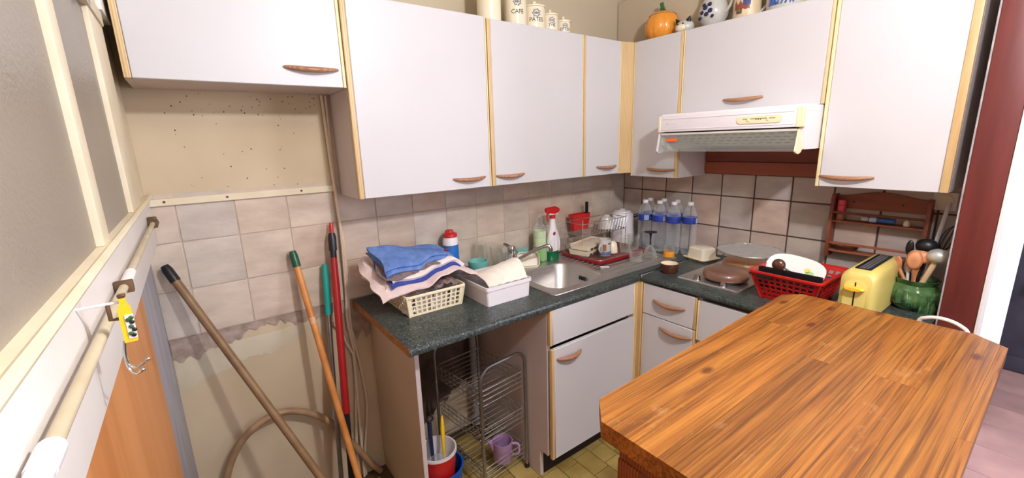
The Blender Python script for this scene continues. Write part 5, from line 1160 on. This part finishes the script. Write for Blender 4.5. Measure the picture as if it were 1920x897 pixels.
# ------------------------------------------------------------------ below the worktop
tv = thing('vegetable_trolley', 'wire vegetable trolley with tubular hoops under the worktop', 'trolley', (0, 0, 0))
for y in (-.17, .17):
    p = [(-.125, y, .022), (-.125, y, .545)]+[(-.070-.055*math.cos(math.radians(a)), y, .545+.055*math.sin(math.radians(a))) for a in (20, 45, 70, 90)]+[(.070+.055*math.sin(math.radians(a)), y, .545+.055*math.cos(math.radians(a))) for a in (0, 20, 45, 70, 90)]+[(.125, y, .022)]
    bm = BM(); tube(bm, p, .0075, 8); part('hoop', bm, ALU, tv)
    for x in (-.125, .125):
        bm = BM(); lathe(bm, [(0, 0), (.011, 0), (.012, .010), (.009, .020), (0, .024)], (x, y, .001), 12); part('caster', bm, BLACK, tv)
for zb_ in (.055, .245, .425):
    o = bpy.data.objects.new('wire_basket', None)
    bm = BM(); hx, hy, hh = .117, .160, .070
    tube(bm, rrect(-hx, hx, -hy, hy, .01, zb_+hh, 2), .0028, 6, closed=True); bk = part('wire_basket', bm, WIRE, tv)
    for k in range(3):
        bm = BM(); tube(bm, rrect(-hx, hx, -hy, hy, .01, zb_+.0+.0235*k, 2), .0018, 5, closed=True); part('hoop_wire', bm, WIRE, bk)
    for k in range(11):
        y = -hy+.032*k
        bm = BM(); tube(bm, [(-hx, y, zb_+hh), (-hx, y, zb_), (hx, y, zb_), (hx, y, zb_+hh)], .0014, 4); part('wire', bm, WIRE, bk)
tv.location = (-1.336, -.285, 0); tv.rotation_euler.z = math.radians(6)
wc = thing('watering_can', 'small lilac watering jug in the bottom basket of the trolley', 'watering can', (-1.30, -.375, .06))
c = (-1.292, -.385, .058)
bm = BM(); lathe(bm, [(0, 0), (.040, 0), (.042, .004), (.047, .095), (.048, .10), (.045, .10), (.040, .006), (0, .005)], c, 24); part('can_body', bm, LILAC, wc)
bm = BM(); tube(bm, smooth_path([(c[0]+.035, c[1]-.030, c[2]+.085), (c[0]+.056, c[1]-.048, c[2]+.080), (c[0]+.056, c[1]-.048, c[2]+.035), (c[0]+.033, c[1]-.028, c[2]+.025)], 5), .006, 8); part('handle', bm, LILAC, wc)
bm = BM(); tube(bm, [(c[0]-.036, c[1]+.012, c[2]+.06), (c[0]-.060, c[1]+.022, c[2]+.115)], [.011, .008], 10); part('spout', bm, LILAC, wc)
bs = thing('basin', 'blue plastic basin around the red bucket', 'basin', (-1.592, -.345, 0))
c = (-1.588, -.345, .001)
bm = BM(); lathe(bm, [(0, 0), (.078, 0), (.082, .005), (.094, .150), (.099, .152), (.099, .158), (.092, .158), (.079, .008), (0, .006)], c, 32); part('basin_body', bm, BLUEPL, bs)
bk = thing('bucket', 'red bucket with white inside standing in the blue basin', 'bucket', (-1.600, -.352, .008))
c = (-1.600, -.350, .009)
bm = BM(); lathe(bm, [(0, 0), (.055, 0), (.060, .005), (.078, .215), (.080, .217), (.080, .228), (.078, .228)], c, 32); part('outer_shell', bm, RED, bk)
bm = BM(); lathe(bm, [(.0785, .2285), (.083, .229), (.083, .240), (.076, .240), (.058, .012), (0, .010)], c, 32); part('lining', bm, WPL, bk, 'white rim and inside')
bm = BM(); blob(bm, (c[0], c[1]-.01, c[2]+.170), .052, 1, .95, .7, 14)
for v_ in bm.verts: v_.co += Vector((.004*math.sin(v_.co.z*300), .004*math.sin(v_.co.x*260), .006*math.sin(v_.co.y*240)))
solo('plastic_bag', bm, PET, 'crumpled clear bag stuffed into the red bucket', 'bag', (c[0], c[1], .03))
br = thing('dish_brush', 'brush with yellow handle standing in the red bucket', 'brush', (-1.57, -.33, .1))
bm = BM(); tube(bm, [(-1.572, -.355, .17), (-1.562, -.335, .25), (-1.553, -.318, .30), (-1.546, -.306, .335), (-1.543, -.30, .350)], [.006, .0075, .010, .007, .004], 10); part('handle', bm, YELLOW, br); bm = BM(); blob(bm, (-1.574, -.358, .16), .018, 1, 1, .7, 10); part('brush_head', bm, LABW, br)
b2 = thing('dish_brush', 'dark blue brush handle behind the yellow brush', 'brush', (-1.62, -.30, .1))
bm = BM(); tube(bm, [(-1.610, -.325, .17), (-1.603, -.300, .25), (-1.596, -.285, .33)], [.007, .010, .009], 10); part('handle', bm, NAVY, b2); bm = BM(); tube(bm, arc((-1.593, -.282, .345), .014, 0, 360, 14, 'xz')[:-1], .004, 6, closed=True); part('hanging_loop', bm, BLACK, b2)
bm = BM(); tube(bm, [(-1.235, -.075, .05), (-1.235, -.075, .70)], .024, 12); solo('waste_pipe', bm, mat('grey_pipe', (150, 148, 146), (136, 134, 132), 10, .5), 'grey plastic waste pipe standing at the wall under the worktop', 'pipe', (-1.235, -.075, .05))
